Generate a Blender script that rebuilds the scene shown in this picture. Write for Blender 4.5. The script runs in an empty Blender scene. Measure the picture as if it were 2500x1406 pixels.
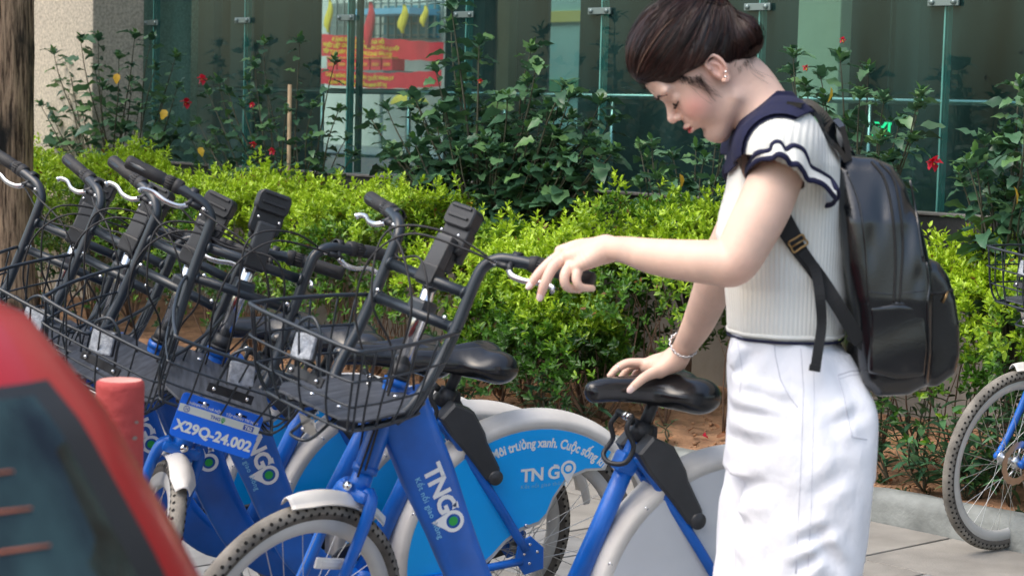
import bpy, bmesh, math, random
import numpy as np
from mathutils import Vector, Matrix, noise as mnoise
random.seed(7); RNG=np.random.default_rng(7)
scene=bpy.context.scene; COL=scene.collection
# ---------------------------------------------------------------- camera
FPX,CAMH,YH,ROLL=4930.0,1.515,272.0,0.027
PITCH=math.atan((703-YH)/FPX); RO=math.atan(ROLL)
r0=Vector((1,0,0)); u0=Vector((0,math.sin(PITCH),math.cos(PITCH))); f0=Vector((0,math.cos(PITCH),-math.sin(PITCH)))
cr=r0*math.cos(RO)+u0*math.sin(RO); cu=u0*math.cos(RO)-r0*math.sin(RO)
cd=bpy.data.cameras.new('camera'); cam=bpy.data.objects.new('camera',cd); COL.objects.link(cam)
cam.matrix_world=Matrix((( cr.x,cu.x,-f0.x,0),(cr.y,cu.y,-f0.y,0),(cr.z,cu.z,-f0.z,CAMH),(0,0,0,1)))
cd.sensor_width=36; cd.lens=36*FPX/2500; cd.clip_start=.05; cd.clip_end=2000
cd.dof.use_dof=True; cd.dof.focus_distance=7.0; cd.dof.aperture_fstop=7.5
scene.camera=cam
# ---------------------------------------------------------------- light
world=bpy.data.worlds.new('World'); scene.world=world; world.use_nodes=True
SUN_EL,SUN_AZ=math.radians(58),math.radians(-118)     # azimuth measured from +Y towards +X
wn=world.node_tree.nodes; wl=world.node_tree.links; bg=wn['Background']
sky=wn.new('ShaderNodeTexSky'); sky.sky_type='NISHITA'; sky.sun_disc=False
sky.sun_elevation=SUN_EL; sky.sun_rotation=SUN_AZ; sky.dust_density=4.0; sky.air_density=1.3; sky.ozone_density=.6
wl.new(sky.outputs[0],bg.inputs[0]); bg.inputs[1].default_value=.15
sd=bpy.data.lights.new('sun','SUN'); sun=bpy.data.objects.new('sun',sd); COL.objects.link(sun)
sd.energy=.9; sd.angle=math.radians(55); sd.color=(1,.965,.91)
sv=Vector((math.sin(SUN_AZ)*math.cos(SUN_EL),math.cos(SUN_AZ)*math.cos(SUN_EL),math.sin(SUN_EL)))
sun.rotation_euler=sv.to_track_quat('Z','Y').to_euler()
scene.view_settings.view_transform='Standard'; scene.view_settings.look='None'
scene.view_settings.exposure=.92; scene.view_settings.gamma=1; scene.view_settings.use_curve_mapping=False
scene.render.engine='CYCLES'
# ---------------------------------------------------------------- maths helpers
def WP(px,py,y):
    """world point seen at photo pixel (2500 wide) at depth y"""
    X,Y=px-1250,py-703; c,s=math.cos(RO),math.sin(RO); X,Y=X*c+Y*s,-X*s+Y*c
    d=f0+r0*(X/FPX)-u0*(Y/FPX); return Vector((0,0,CAMH))+d*(y/d.y)
AL=math.atan(4495/FPX)
DV=Vector((math.sin(AL),-math.cos(AL),0)); NV=Vector((math.cos(AL),math.sin(AL),0))
def WL(n,t,z=0.): return NV*n+DV*t+Vector((0,0,z))
def tpx(n,px,py=None,z=None):
    """t along the wall line where photo column px meets plane n"""
    d=WP(px,600 if py is None else py,1.0)-Vector((0,0,CAMH)); k=n/(d.x*NV.x+d.y*NV.y)
    return k*(d.x*DV.x+d.y*DV.y)
def hpx(n,px,py):
    d=WP(px,py,1.0)-Vector((0,0,CAMH)); k=n/(d.x*NV.x+d.y*NV.y); return CAMH+k*d.z
def lerp(a,b,t): return a+(b-a)*t
# ---------------------------------------------------------------- materials
MATS={}
def mat(name,col,rough=.5,metal=0.,coat=0.,var=.0,vscale=20.,bump=0.,bscale=60.,rvar=0.,spec=.5,col2=None,sub=0.,stretch=None,attr=None,trans=0.,detail=4.,sheen=0.,aniso=0.,emis=None):
    if name in MATS: return MATS[name]
    m=bpy.data.materials.new(name); m.use_nodes=True; nt=m.node_tree; N=nt.nodes; L=nt.links
    b=N['Principled BSDF']; b.inputs['Roughness'].default_value=rough; b.inputs['Metallic'].default_value=metal
    b.inputs['Coat Weight'].default_value=coat; b.inputs['Coat Roughness'].default_value=.08
    b.inputs['Specular IOR Level'].default_value=spec
    if sub: b.inputs['Subsurface Weight'].default_value=sub; b.inputs['Subsurface Radius'].default_value=(.012,.005,.003); b.inputs['Subsurface Scale'].default_value=1.
    if sheen: b.inputs['Sheen Weight'].default_value=sheen
    if emis: b.inputs['Emission Color'].default_value=(*emis[:3],1); b.inputs['Emission Strength'].default_value=emis[3]
    c4=(*col,1); b.inputs['Base Color'].default_value=c4
    src=None
    if attr:
        a=N.new('ShaderNodeAttribute'); a.attribute_name=attr; src=a.outputs['Color']
    if var or bump or rvar or col2:
        tc=N.new('ShaderNodeTexCoord'); mp=N.new('ShaderNodeMapping'); L.new(tc.outputs['Object'],mp.inputs[0])
        if stretch: mp.inputs['Scale'].default_value=stretch
    if var or col2:
        n=N.new('ShaderNodeTexNoise'); n.inputs['Scale'].default_value=vscale; n.inputs['Detail'].default_value=detail; L.new(mp.outputs[0],n.inputs['Vector'])
        if col2:
            r=N.new('ShaderNodeValToRGB'); L.new(n.outputs['Fac'],r.inputs[0]); r.color_ramp.elements[0].position=.38; r.color_ramp.elements[1].position=.62
            r.color_ramp.elements[0].color=(*col2,1); r.color_ramp.elements[1].color=c4; out=r.outputs[0]
        else:
            mr=N.new('ShaderNodeMapRange'); L.new(n.outputs['Fac'],mr.inputs[0]); mr.inputs[1].default_value=.3; mr.inputs[2].default_value=.7
            mr.inputs[3].default_value=1-var; mr.inputs[4].default_value=1+var
            mx=N.new('ShaderNodeMix'); mx.data_type='RGBA'; mx.blend_type='MULTIPLY'; mx.inputs[0].default_value=1
            if src: L.new(src,mx.inputs[6])
            else: mx.inputs[6].default_value=c4
            L.new(mr.outputs[0],mx.inputs[7]); out=mx.outputs[2]
        L.new(out,b.inputs['Base Color'])
        if rvar:
            m2=N.new('ShaderNodeMapRange'); L.new(n.outputs['Fac'],m2.inputs[0]); m2.inputs[3].default_value=rough-rvar; m2.inputs[4].default_value=rough+rvar; L.new(m2.outputs[0],b.inputs['Roughness'])
    elif src: L.new(src,b.inputs['Base Color'])
    if bump:
        n2=N.new('ShaderNodeTexNoise'); n2.inputs['Scale'].default_value=bscale; n2.inputs['Detail'].default_value=5; L.new(mp.outputs[0],n2.inputs['Vector'])
        bp=N.new('ShaderNodeBump'); bp.inputs['Strength'].default_value=bump; bp.inputs['Distance'].default_value=.01; L.new(n2.outputs['Fac'],bp.inputs['Height']); L.new(bp.outputs[0],b.inputs['Normal'])
    MATS[name]=m; return m
def leafmat(name,attr='leafcol',rough=.38,tr=.25):
    m=bpy.data.materials.new(name); m.use_nodes=True; nt=m.node_tree; N=nt.nodes; L=nt.links
    b=N['Principled BSDF']; b.inputs['Roughness'].default_value=rough
    a=N.new('ShaderNodeAttribute'); a.attribute_name=attr; n=N.new('ShaderNodeTexNoise'); n.inputs['Scale'].default_value=60
    tc=N.new('ShaderNodeTexCoord'); L.new(tc.outputs['Object'],n.inputs['Vector'])
    mr=N.new('ShaderNodeMapRange'); L.new(n.outputs['Fac'],mr.inputs[0]); mr.inputs[3].default_value=.65; mr.inputs[4].default_value=1.35
    mx=N.new('ShaderNodeMix'); mx.data_type='RGBA'; mx.blend_type='MULTIPLY'; mx.inputs[0].default_value=1
    L.new(a.outputs['Color'],mx.inputs[6]); L.new(mr.outputs[0],mx.inputs[7]); L.new(mx.outputs[2],b.inputs['Base Color'])
    t=N.new('ShaderNodeBsdfTranslucent'); L.new(mx.outputs[2],t.inputs[0]); s=N.new('ShaderNodeMixShader'); s.inputs[0].default_value=tr
    L.new(b.outputs[0],s.inputs[1]); L.new(t.outputs[0],s.inputs[2]); L.new(s.outputs[0],N['Material Output'].inputs[0]); MATS[name]=m; return m
# ---------------------------------------------------------------- mesh helpers
class MB:
    def __init__(s): s.v=[]; s.f=[]; s.m=[]; s.smooth=[]
    def add(s,vs,fs,mi=0,smooth=True):
        o=len(s.v); s.v+= [tuple(p) for p in vs]; s.f+=[tuple(i+o for i in f) for f in fs]; s.m+=[mi]*len(fs); s.smooth+=[smooth]*len(fs); return s
    def mesh(s,name,*mats):
        me=bpy.data.meshes.new(name); me.from_pydata(s.v,[],s.f); 
        for m in mats: me.materials.append(m)
        if len(s.f): me.polygons.foreach_set('material_index',s.m); me.polygons.foreach_set('use_smooth',s.smooth)
        me.update(); return me
    def box(s,c,size,R=None,bev=0.,mi=0,smooth=False):
        bm=bmesh.new(); bmesh.ops.create_cube(bm,size=1)
        for v in bm.verts: v.co=Vector((v.co.x*size[0],v.co.y*size[1],v.co.z*size[2]))
        if bev: bmesh.ops.bevel(bm,geom=list(bm.edges),offset=bev,segments=2,profile=.6,affect='EDGES')
        R=R or Matrix.Identity(3); c=Vector(c); bm.verts.index_update()
        vs=[R@v.co+c for v in bm.verts]; fs=[[v.index for v in f.verts] for f in bm.faces]; bm.free(); return s.add(vs,fs,mi,smooth)
    def tube(s,pts,r,n=10,caps=True,closed=False,mi=0,flat=1.,smooth=True,up=None):
        pts=[Vector(p) for p in pts]; k=len(pts); rs=r if hasattr(r,'__len__') else [r]*k
        T=[]
        for i in range(k):
            a=pts[(i-1)%k] if (closed or i>0) else pts[i]; b=pts[(i+1)%k] if (closed or i<k-1) else pts[i]; t=(b-a)
            T.append(t.normalized() if t.length>1e-9 else Vector((0,0,1)))
        ref=Vector(up) if up else (Vector((0,0,1)) if abs(T[0].z)<.9 else Vector((1,0,0)))
        x=(ref-T[0]*ref.dot(T[0])).normalized(); vs=[]
        for i in range(k):
            if i>0:
                x=(x-T[i]*x.dot(T[i])); x=x.normalized() if x.length>1e-9 else T[i].orthogonal().normalized()
            y=T[i].cross(x)
            for j in range(n):
                a=2*math.pi*j/n; vs.append(pts[i]+x*(math.cos(a)*rs[i])+y*(math.sin(a)*rs[i]*flat))
        fs=[]; m=k if closed else k-1
        for i in range(m):
            for j in range(n):
                a=i*n+j; b=i*n+(j+1)%n; c=((i+1)%k)*n+(j+1)%n; d=((i+1)%k)*n+j; fs.append((a,b,c,d))
        if caps and not closed: fs.append(tuple(range(n-1,-1,-1))); fs.append(tuple((k-1)*n+j for j in range(n)))
        return s.add(vs,fs,mi,smooth)
    def lathe(s,prof,o,ax,n=24,mi=0,smooth=True):
        """prof: list of (radius, height along axis)"""
        o=Vector(o); ax=Vector(ax).normalized(); x=ax.orthogonal().normalized(); y=ax.cross(x); vs=[];fs=[]
        for r,h in prof:
            for j in range(n):
                a=2*math.pi*j/n; vs.append(o+ax*h+x*(r*math.cos(a))+y*(r*math.sin(a)))
        for i in range(len(prof)-1):
            for j in range(n): fs.append((i*n+j,i*n+(j+1)%n,(i+1)*n+(j+1)%n,(i+1)*n+j))
        return s.add(vs,fs,mi,smooth)
    def prism(s,poly,P,h0,h1,bev=0.,mi=0,smooth=False):
        """poly 2D list; P(x,y,h)->Vector"""
        n=len(poly); vs=[];fs=[]
        if bev:
            c=np.mean(poly,axis=0); ins=offset_poly(poly,-bev)
            L=[(ins,h0),(poly,h0+bev),(poly,h1-bev),(ins,h1)]
        else: L=[(poly,h0),(poly,h1)]
        for pl,h in L: vs+=[P(p[0],p[1],h) for p in pl]
        for k in range(len(L)-1):
            for j in range(n): fs.append((k*n+j,k*n+(j+1)%n,(k+1)*n+(j+1)%n,(k+1)*n+j))
        fs.append(tuple(range(n-1,-1,-1))); fs.append(tuple((len(L)-1)*n+j for j in range(n)))
        return s.add(vs,fs,mi,smooth)
def offset_poly(poly,d):
    """offset closed 2D polygon outward by d (inward when negative)"""
    P=[np.array(p,float) for p in poly]; n=len(P); A=sum(P[i][0]*P[(i+1)%n][1]-P[(i+1)%n][0]*P[i][1] for i in range(n)); sg=1 if A>0 else -1; out=[]
    for i in range(n):
        a=P[i]-P[i-1]; b=P[(i+1)%n]-P[i]; a=a/(np.linalg.norm(a)+1e-12); b=b/(np.linalg.norm(b)+1e-12)
        na=np.array([a[1],-a[0]])*sg; nb=np.array([b[1],-b[0]])*sg; m=na+nb; l=np.linalg.norm(m); m=m/(l+1e-9); k=1/max(.5,m@na); out.append(tuple(P[i]+m*d*k))
    return out
def smooth_path(pts,k=6,closed=False):
    P=[Vector(p) for p in pts]; n=len(P); out=[]
    rng=range(n) if closed else range(n-1)
    for i in rng:
        p0=P[(i-1)%n] if closed or i>0 else P[0]*2-P[1]; p1=P[i]; p2=P[(i+1)%n]; p3=P[(i+2)%n] if closed or i<n-2 else P[n-1]*2-P[n-2]
        for j in range(k):
            t=j/k; out.append(.5*((2*p1)+(p2-p0)*t+(2*p0-5*p1+4*p2-p3)*t*t+(3*p1-p0-3*p2+p3)*t**3))
    if not closed: out.append(P[-1].copy())
    return out
def interp(xs,ys,x): return float(np.interp(x,xs,ys))
def link(name,data,parent=None,mw=None,**tags):
    o=bpy.data.objects.new(name,data); COL.objects.link(o)
    if parent is not None: o.parent=parent
    if mw is not None: o.matrix_local=mw
    for k,v in tags.items(): o[k]=v
    return o
def thing(name,label,cat,loc=(0,0,0),group=None,data=None,mw=None):
    o=link(name,data); o['label']=label; o['category']=cat
    if mw is not None: o.matrix_world=mw
    else: o.location=loc
    if group: o['group']=group
    return o
def struct(name,mesh,loc=(0,0,0)):
    o=link(name,mesh); o['kind']='structure'; o.location=loc; return o
_tc={}
def text_geo(txt,size=1.,bold=0.,align='LEFT',spacing=1.,shear=0.):
    key=(txt,size,bold,align,spacing,shear)
    if key in _tc: return _tc[key]
    cu_=bpy.data.curves.new('t','FONT'); cu_.body=txt; cu_.size=size; cu_.offset=bold; cu_.align_x=align; cu_.space_character=spacing; cu_.resolution_u=3; cu_.shear=shear
    o=bpy.data.objects.new('t',cu_); COL.objects.link(o); dg=bpy.context.evaluated_depsgraph_get(); e=o.evaluated_get(dg); me=e.to_mesh()
    vs=[tuple(v.co) for v in me.vertices]; fs=[tuple(p.vertices) for p in me.polygons]; e.to_mesh_clear(); COL.objects.unlink(o); bpy.data.objects.remove(o); bpy.data.curves.remove(cu_)
    _tc[key]=(vs,fs); return vs,fs
def np_mesh(name,V,F,mats,smooth=True,cols=None,attr='leafcol'):
    """V (n,3), F (m,k) arrays, k constant"""
    me=bpy.data.meshes.new(name); V=np.asarray(V,np.float32); F=np.asarray(F,np.int32); k=F.shape[1]
    me.vertices.add(len(V)); me.vertices.foreach_set('co',V.ravel()); me.loops.add(F.size); me.loops.foreach_set('vertex_index',F.ravel())
    me.polygons.add(len(F)); me.polygons.foreach_set('loop_start',np.arange(0,F.size,k,dtype=np.int32)); me.polygons.foreach_set('loop_total',np.full(len(F),k,np.int32))
    if smooth: me.polygons.foreach_set('use_smooth',np.ones(len(F),bool))
    for m in mats: me.materials.append(m)
    if cols is not None:
        a=me.color_attributes.new(attr,'FLOAT_COLOR','POINT'); c=np.ones((len(V),4),np.float32); c[:,:3]=cols; a.data.foreach_set('color',c.ravel())
    me.update(calc_edges=True); me.validate(); return me
# ---------------------------------------------------------------- SDF tools (smooth blended volumes -> surface nets)
class SDF:
    slack=.012
    def __init__(s): s.p=[]
    def cone(s,a,b,ra,rb,k=.01,sub=False):
        s.p.append(('c',np.array(a,float),np.array(b,float),ra,rb,k,sub)); return s
    def chain(s,pts,rs,k=.01,sm=4):
        if len(pts)>2:
            Q=smooth_path([(*p,) for p in pts],sm); R=smooth_path([(r,0,0) for r in rs],sm); P=np.array([tuple(q) for q in Q]); R=np.array([q.x for q in R])
        else: P=np.array([tuple(p) for p in pts],float); R=np.array(rs,float)
        s.p.append(('h',P,R,P.mean(0),float(np.linalg.norm(P-P.mean(0),axis=1).max()+R.max()),k,False)); return s
    def ell(s,c,r,R=None,k=.01,sub=False):
        """R rows = local axes"""
        s.p.append(('e',np.array(c,float),np.array(r,float),np.eye(3) if R is None else np.array(R,float),0,k,sub)); return s
    def rbox(s,c,h,rad,R=None,k=.01,sub=False):
        s.p.append(('b',np.array(c,float),np.array(h,float),np.eye(3) if R is None else np.array(R,float),rad,k,sub)); return s
    def fn(s,f,c,R,k=.0,mode='int'): s.p.append(('f',np.array(c,float),f,R,mode,k,False)); return s
    def bounds(s):
        lo=np.full(3,1e9);hi=-lo
        for q in s.p:
            if q[-1] or q[0]=='f': continue
            if q[0]=='h': lo=np.minimum(lo,(q[1]-q[2][:,None]).min(0));hi=np.maximum(hi,(q[1]+q[2][:,None]).max(0)); continue
            if q[0]=='c': m=max(q[3],q[4]); lo=np.minimum(lo,np.minimum(q[1],q[2])-m);hi=np.maximum(hi,np.maximum(q[1],q[2])+m)
            else:
                m=np.abs(q[3].T)@(q[2]+ (q[4] if q[0]=='b' else 0)); lo=np.minimum(lo,q[1]-m);hi=np.maximum(hi,q[1]+m)
        return lo-.02,hi+.02
    def ev(s,P,cull=True):
        d=np.full(len(P),1e3); c0=P.mean(0); rad=np.linalg.norm(P-c0,axis=1).max()
        for q in s.p:
            k=q[5]; t=q[0]
            if t=='c':
                a,b,ra,rb=q[1:5]; ba=b-a; L=ba@ba
                if cull:
                    h=min(1,max(0,(c0-a)@ba/max(L,1e-12))); 
                    if np.linalg.norm(c0-a-ba*h)-max(ra,rb)-rad>k+.03 and not q[6]: continue
                h=np.clip((P-a)@ba/max(L,1e-12),0,1); x=np.linalg.norm(P-a-h[:,None]*ba,axis=1)-(ra+(rb-ra)*h)
            elif t=='h':
                if cull and np.linalg.norm(c0-q[3])-q[4]-rad>k+.03: continue
                x=np.full(len(P),1e3); PP,RR=q[1],q[2]
                for i in range(len(PP)-1):
                    a,ba=PP[i],PP[i+1]-PP[i]; L=ba@ba+1e-12
                    if cull:
                        h=min(1,max(0,(c0-a)@ba/L))
                        if np.linalg.norm(c0-a-ba*h)-max(RR[i],RR[i+1])-rad>k+.03: continue
                    h=np.clip((P-a)@ba/L,0,1); x=np.minimum(x,np.linalg.norm(P-a-h[:,None]*ba,axis=1)-(RR[i]+(RR[i+1]-RR[i])*h))
            elif t=='e':
                if cull and np.linalg.norm(c0-q[1])-q[2].max()-rad>k+.03: continue
                l=(P-q[1])@q[3].T; g=l/q[2]; k0=np.linalg.norm(g,axis=1); k1=np.linalg.norm(l/(q[2]**2),axis=1); x=np.where(k1>1e-9,k0*(k0-1)/np.maximum(k1,1e-9),-q[2].min())
            elif t=='b':
                if cull and np.linalg.norm(c0-q[1])-np.linalg.norm(q[2])-q[4]-rad>k+.03: continue
                l=np.abs((P-q[1])@q[3].T)-q[2]; x=np.linalg.norm(np.maximum(l,0),axis=1)+np.minimum(l.max(1),0)-q[4]
            else:
                d=q[2](P,d); continue
            if q[6]:
                h=np.clip(.5-.5*(d+x)/max(k,1e-6),0,1); d=d*(1-h)+(-x)*h+k*h*(1-h)
            else:
                h=np.clip(.5+.5*(x-d)/max(k,1e-6),0,1); d=x*(1-h)+d*h-k*h*(1-h)
        return d
    def nets(s,cell,B=12,lo=None,hi=None):
        l_,h_=s.bounds(); lo=l_ if lo is None else np.maximum(l_,lo); hi=h_ if hi is None else np.minimum(h_,hi); n=np.ceil((hi-lo)/(cell*B)).astype(int)
        keys=[];cells=[];edges=[]; NG=(n*B+3)
        g=np.arange(B+1); G=np.stack(np.meshgrid(g,g,g,indexing='ij'),-1).reshape(-1,3)
        S=NG[1]*NG[2],NG[2],1
        allk=[];allv=[];E=[]
        BI_=np.stack(np.meshgrid(*[np.arange(q) for q in n],indexing='ij'),-1).reshape(-1,3); CP=lo+(BI_*B+B/2)*cell
        DC=np.concatenate([s.ev(CP[i:i+60000],cull=False) for i in range(0,len(CP),60000)])
        for bi in BI_[np.abs(DC)<cell*B*.9+s.slack]:
            o=bi*B
            I=G+o; P=lo+I*cell; D=s.ev(P).reshape(B+1,B+1,B+1)
            if D.min()>0 or D.max()<0: continue
            ins=D<0; cs=np.zeros((B,B,B),int); pos=np.zeros((B,B,B,3)); cnt=np.zeros((B,B,B))
            sl=lambda d,i:slice(i,B+i)
            C=lambda a,b,c:D[a:B+a,b:B+b,c:B+c]
            for ax in range(3):
                for p in (0,1):
                    for q in (0,1):
                        a=[0,0,0];b=[0,0,0]; o2=[x for x in range(3) if x!=ax]; a[o2[0]]=b[o2[0]]=p; a[o2[1]]=b[o2[1]]=q; b[ax]=1
                        da=C(*a);db=C(*b); m=(da<0)!=(db<0); tt=np.where(m,da/np.where(m,da-db,1),0)
                        pt=np.zeros((B,B,B,3)); pt[...,o2[0]]=p; pt[...,o2[1]]=q; pt[...,ax]=tt; pos+=pt*m[...,None]; cnt+=m
            act=np.argwhere(cnt>0)
            if not len(act): continue
            vp=lo+(act+o+pos[cnt>0]/cnt[cnt>0][:,None])*cell; kk=(act+o)@np.array(S); allk.append(kk); allv.append(vp)
            for ax in range(3):
                e=[0,0,0]; e[ax]=1; da=D[:B,:B,:B]; db=C(*e); m=(da<0)!=(db<0); idx=np.argwhere(m); 
                if not len(idx): continue
                k0=(idx+o)@np.array(S); f=da[m]<0; o2=[(1,2),(2,0),(0,1)][ax]; su,sv_=S[o2[0]],S[o2[1]]
                E.append(np.stack([k0,k0-su,k0-su-sv_,k0-sv_],1)); E[-1][~f]=E[-1][~f][:,::-1]
        if not allk: print('EMPTY SDF'); return np.zeros((0,3)),np.zeros((0,4),int)
        K=np.concatenate(allk);V=np.concatenate(allv);o=np.argsort(K);K=K[o];V=V[o];E=np.concatenate(E)
        J=np.searchsorted(K,E); J=np.clip(J,0,len(K)-1); ok=(K[J]==E).all(1); return V,J[ok][:,::-1]
# ================================================================ setting
M_slab=mat('paving stone',(.225,.225,.22),.75,var=.22,vscale=7,bump=.25,bscale=160,rvar=.1)
M_slab2=mat('paving stone warm',(.25,.235,.21),.78,var=.2,vscale=5,bump=.25,bscale=150)
M_joint=mat('joint mortar',(.10,.09,.075),.95,var=.3,vscale=30)
M_kerb=mat('kerb concrete',(.20,.215,.205),.8,var=.3,vscale=9,bump=.35,bscale=60,detail=8)
M_soil=mat('soil',(.30,.165,.09),.95,var=.45,vscale=9,bump=.8,bscale=45,detail=9)
M_asph=mat('asphalt',(.055,.055,.055),.9,var=.25,vscale=90,bump=.3,bscale=200)
M_granite=mat('dark granite',(.045,.047,.05),.32,var=.25,vscale=120,rvar=.06)
M_ledge=mat('grey stone ledge',(.20,.19,.175),.6,var=.25,vscale=14,bump=.1,bscale=90)
M_cwall=mat('stained concrete',(.27,.25,.22),.85,var=.28,vscale=4,bump=.2,bscale=70,detail=8,stretch=(1,1,.5))
M_terr=mat('pebbledash render',(.50,.44,.35),.85,var=.3,vscale=55,bump=.5,bscale=110,detail=8)
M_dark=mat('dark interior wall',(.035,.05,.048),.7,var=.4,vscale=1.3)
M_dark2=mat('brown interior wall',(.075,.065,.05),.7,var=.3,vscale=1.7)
M_floor=mat('interior floor',(.10,.11,.105),.3,var=.2,vscale=3)
M_steel=mat('brushed steel',(.62,.63,.63),.28,1.,var=.06,vscale=60)
M_chrome=mat('chrome',(.75,.76,.77),.14,1.)
def glassmat():
    m=bpy.data.materials.new('tinted glass'); m.use_nodes=True; nt=m.node_tree; N=nt.nodes; L=nt.links; N.remove(N['Principled BSDF'])
    t=N.new('ShaderNodeBsdfTransparent'); t.inputs[0].default_value=(.50,.66,.62,1)
    d=N.new('ShaderNodeBsdfDiffuse'); d.inputs[0].default_value=(.08,.21,.20,1)  # teal diffuse film, streaked by noise, painted in for reflection haze
    tc=N.new('ShaderNodeTexCoord'); n=N.new('ShaderNodeTexNoise'); n.inputs['Scale'].default_value=1.6; n.inputs['Detail'].default_value=6; mp=N.new('ShaderNodeMapping'); mp.inputs['Scale'].default_value=(2.5,2.5,.35)
    L.new(tc.outputs['Object'],mp.inputs[0]); L.new(mp.outputs[0],n.inputs['Vector']); mr=N.new('ShaderNodeMapRange'); L.new(n.outputs['Fac'],mr.inputs[0]); mr.inputs[1].default_value=.3; mr.inputs[2].default_value=.75; mr.inputs[3].default_value=.04; mr.inputs[4].default_value=.20
    s0=N.new('ShaderNodeMixShader'); L.new(t.outputs[0],s0.inputs[1]); L.new(d.outputs[0],s0.inputs[2])
    g=N.new('ShaderNodeBsdfGlossy'); g.inputs['Roughness'].default_value=.015; g.inputs[0].default_value=(.85,1,.97,1)
    fr=N.new('ShaderNodeFresnel'); fr.inputs[0].default_value=1.45
    s=N.new('ShaderNodeMixShader'); 
    ge=N.new('ShaderNodeNewGeometry'); inv_=N.new('ShaderNodeMath'); inv_.operation='SUBTRACT'; inv_.inputs[0].default_value=1; L.new(ge.outputs['Backfacing'],inv_.inputs[1])
    m1=N.new('ShaderNodeMath'); m1.operation='MULTIPLY'; L.new(fr.outputs[0],m1.inputs[0]); L.new(inv_.outputs[0],m1.inputs[1]); L.new(m1.outputs[0],s.inputs[0])
    m2=N.new('ShaderNodeMath'); m2.operation='MULTIPLY'; L.new(mr.outputs[0],m2.inputs[0]); L.new(inv_.outputs[0],m2.inputs[1]); L.new(m2.outputs[0],s0.inputs[0])
    tcx=N.new('ShaderNodeMix'); tcx.data_type='RGBA'; L.new(ge.outputs['Backfacing'],tcx.inputs[0]); tcx.inputs[6].default_value=(.46,.70,.67,1); tcx.inputs[7].default_value=(1,1,1,1); L.new(tcx.outputs[2],t.inputs[0])
    L.new(s0.outputs[0],s.inputs[1]); L.new(g.outputs[0],s.inputs[2]); L.new(s.outputs[0],N['Material Output'].inputs[0]); return m
M_glass=glassmat()
M_fin=mat('green glass edge',(.10,.30,.26),.15,var=.2,vscale=5)
RW3=Matrix((DV,NV,Vector((0,0,1)))).transposed()     # columns: along wall, away, up
def wbox(mb,n0,n1,t0,t1,z0,z1,bev=0,mi=0): return mb.box(WL((n0+n1)/2,(t0+t1)/2,(z0+z1)/2),(t1-t0,n1-n0,z1-z0),RW3,bev,mi)
def base_loc(n,t,z=0): return WL(n,t,z)
def part_box(name,parent,n0,n1,t0,t1,z0,z1,m,bev=0.):
    mb=MB(); wbox(mb,n0,n1,t0,t1,z0,z1,bev); o=link(name,mb.mesh(name,m),parent); o.matrix_local=parent.matrix_world.inverted() if parent else Matrix.Identity(4); return o
def wthing(name,label,cat,n,t,z=0.,group=None):
    o=thing(name,label,cat,group=group); o.matrix_world=Matrix.Translation(WL(n,t,z)); return o
# ground, road and pavement
mb=MB(); mb.add([(-120,-60,-.13),(120,-60,-.13),(120,180,-.13),(-120,180,-.13)],[(0,1,2,3)],0,False); struct('ground',mb.mesh('ground',M_asph))
T0,T1=-16.,1.
mb=MB(); wbox(mb,1.62,6.14,T0,T1,-.12,-.018); pav=struct('pavement',mb.mesh('pavement',M_joint))
ns=.565; cnt=0
slabm=[]
for k in range(4):
    b=MB(); b.box((0,0,0),(.592-.004,ns-.008-.004,.03),None,.004); slabm.append(b.mesh('slab',M_slab if k%3 else M_slab2))
rr=random.Random(3)
for i in range(8):
    for j in range(28):
        n=1.62+ns*(i+.5); t=T0+.3+.6*(j)+(.3 if i%2 else 0)
        if t>T1-.3: continue
        o=link('slab',slabm[rr.randrange(4)],pav); R=RW3.to_4x4()@Matrix.Rotation(rr.uniform(-.0025,.0025),4,'X')@Matrix.Rotation(rr.choice([0,math.pi]),4,'Z')
        o.matrix_local=Matrix.Translation(WL(n,t,-.015+rr.uniform(-.0015,.0015)))@R
# planting bed kerb with rounded stones
kb=MB(); wbox(kb,6.16,6.27,T0,T1,-.1,.03); kerb=struct('kerb',kb.mesh('kerb',M_joint))
prof=[(0,-.02),(.0,.075),(.008,.098),(.025,.113),(.05,.12),(.10,.118),(.125,.105),(.13,-.02)]
def kerb_mesh(L,seed):
    b=MB(); r=random.Random(seed); rows=14; vs=[];fs=[]
    for i in range(rows+1):
        x=-L/2+L*i/rows; e=.006 if i in(0,rows) else 0
        for (y,z) in prof: vs.append((x,6.14-6.205+y+r.uniform(-.0025,.0025)+ (e if y<.06 else -e),z-e+r.uniform(-.002,.002)))
    k=len(prof)
    for i in range(rows):
        for j in range(k-1): fs.append((i*k+j,i*k+j+1,(i+1)*k+j+1,(i+1)*k+j))
    fs.append(tuple(range(k-1,-1,-1))); fs.append(tuple(rows*k+j for j in range(k)))
    return b.add(vs,fs).mesh('kerb_stone',M_kerb)
km=[kerb_mesh(.845,s) for s in range(3)]
for j in range(19):
    o=link('kerb_stone',km[j%3],kerb); o.matrix_local=Matrix.Translation(WL(6.205,T0+.43+.855*j+.15,0))@RW3.to_4x4()
# soil
nt_,nn_=300,44; V=[];F=[]
for i in range(nt_+1):
    for j in range(nn_+1):
        t=lerp(T0,T1,i/nt_); n=lerp(6.262,7.78,j/nn_); p=WL(n,t); z=.085+.03*mnoise.noise(p*2.2)+.02*mnoise.noise(p*9)+.012*mnoise.noise(p*28)+.045*max(0,(n-6.5)); V.append((p.x,p.y,z))
for i in range(nt_):
    for j in range(nn_): a=i*(nn_+1)+j; F.append((a,a+1,a+nn_+2,a+nn_+1))
struct('planting_soil',np_mesh('planting_soil',V,F,[M_soil]))
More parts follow.
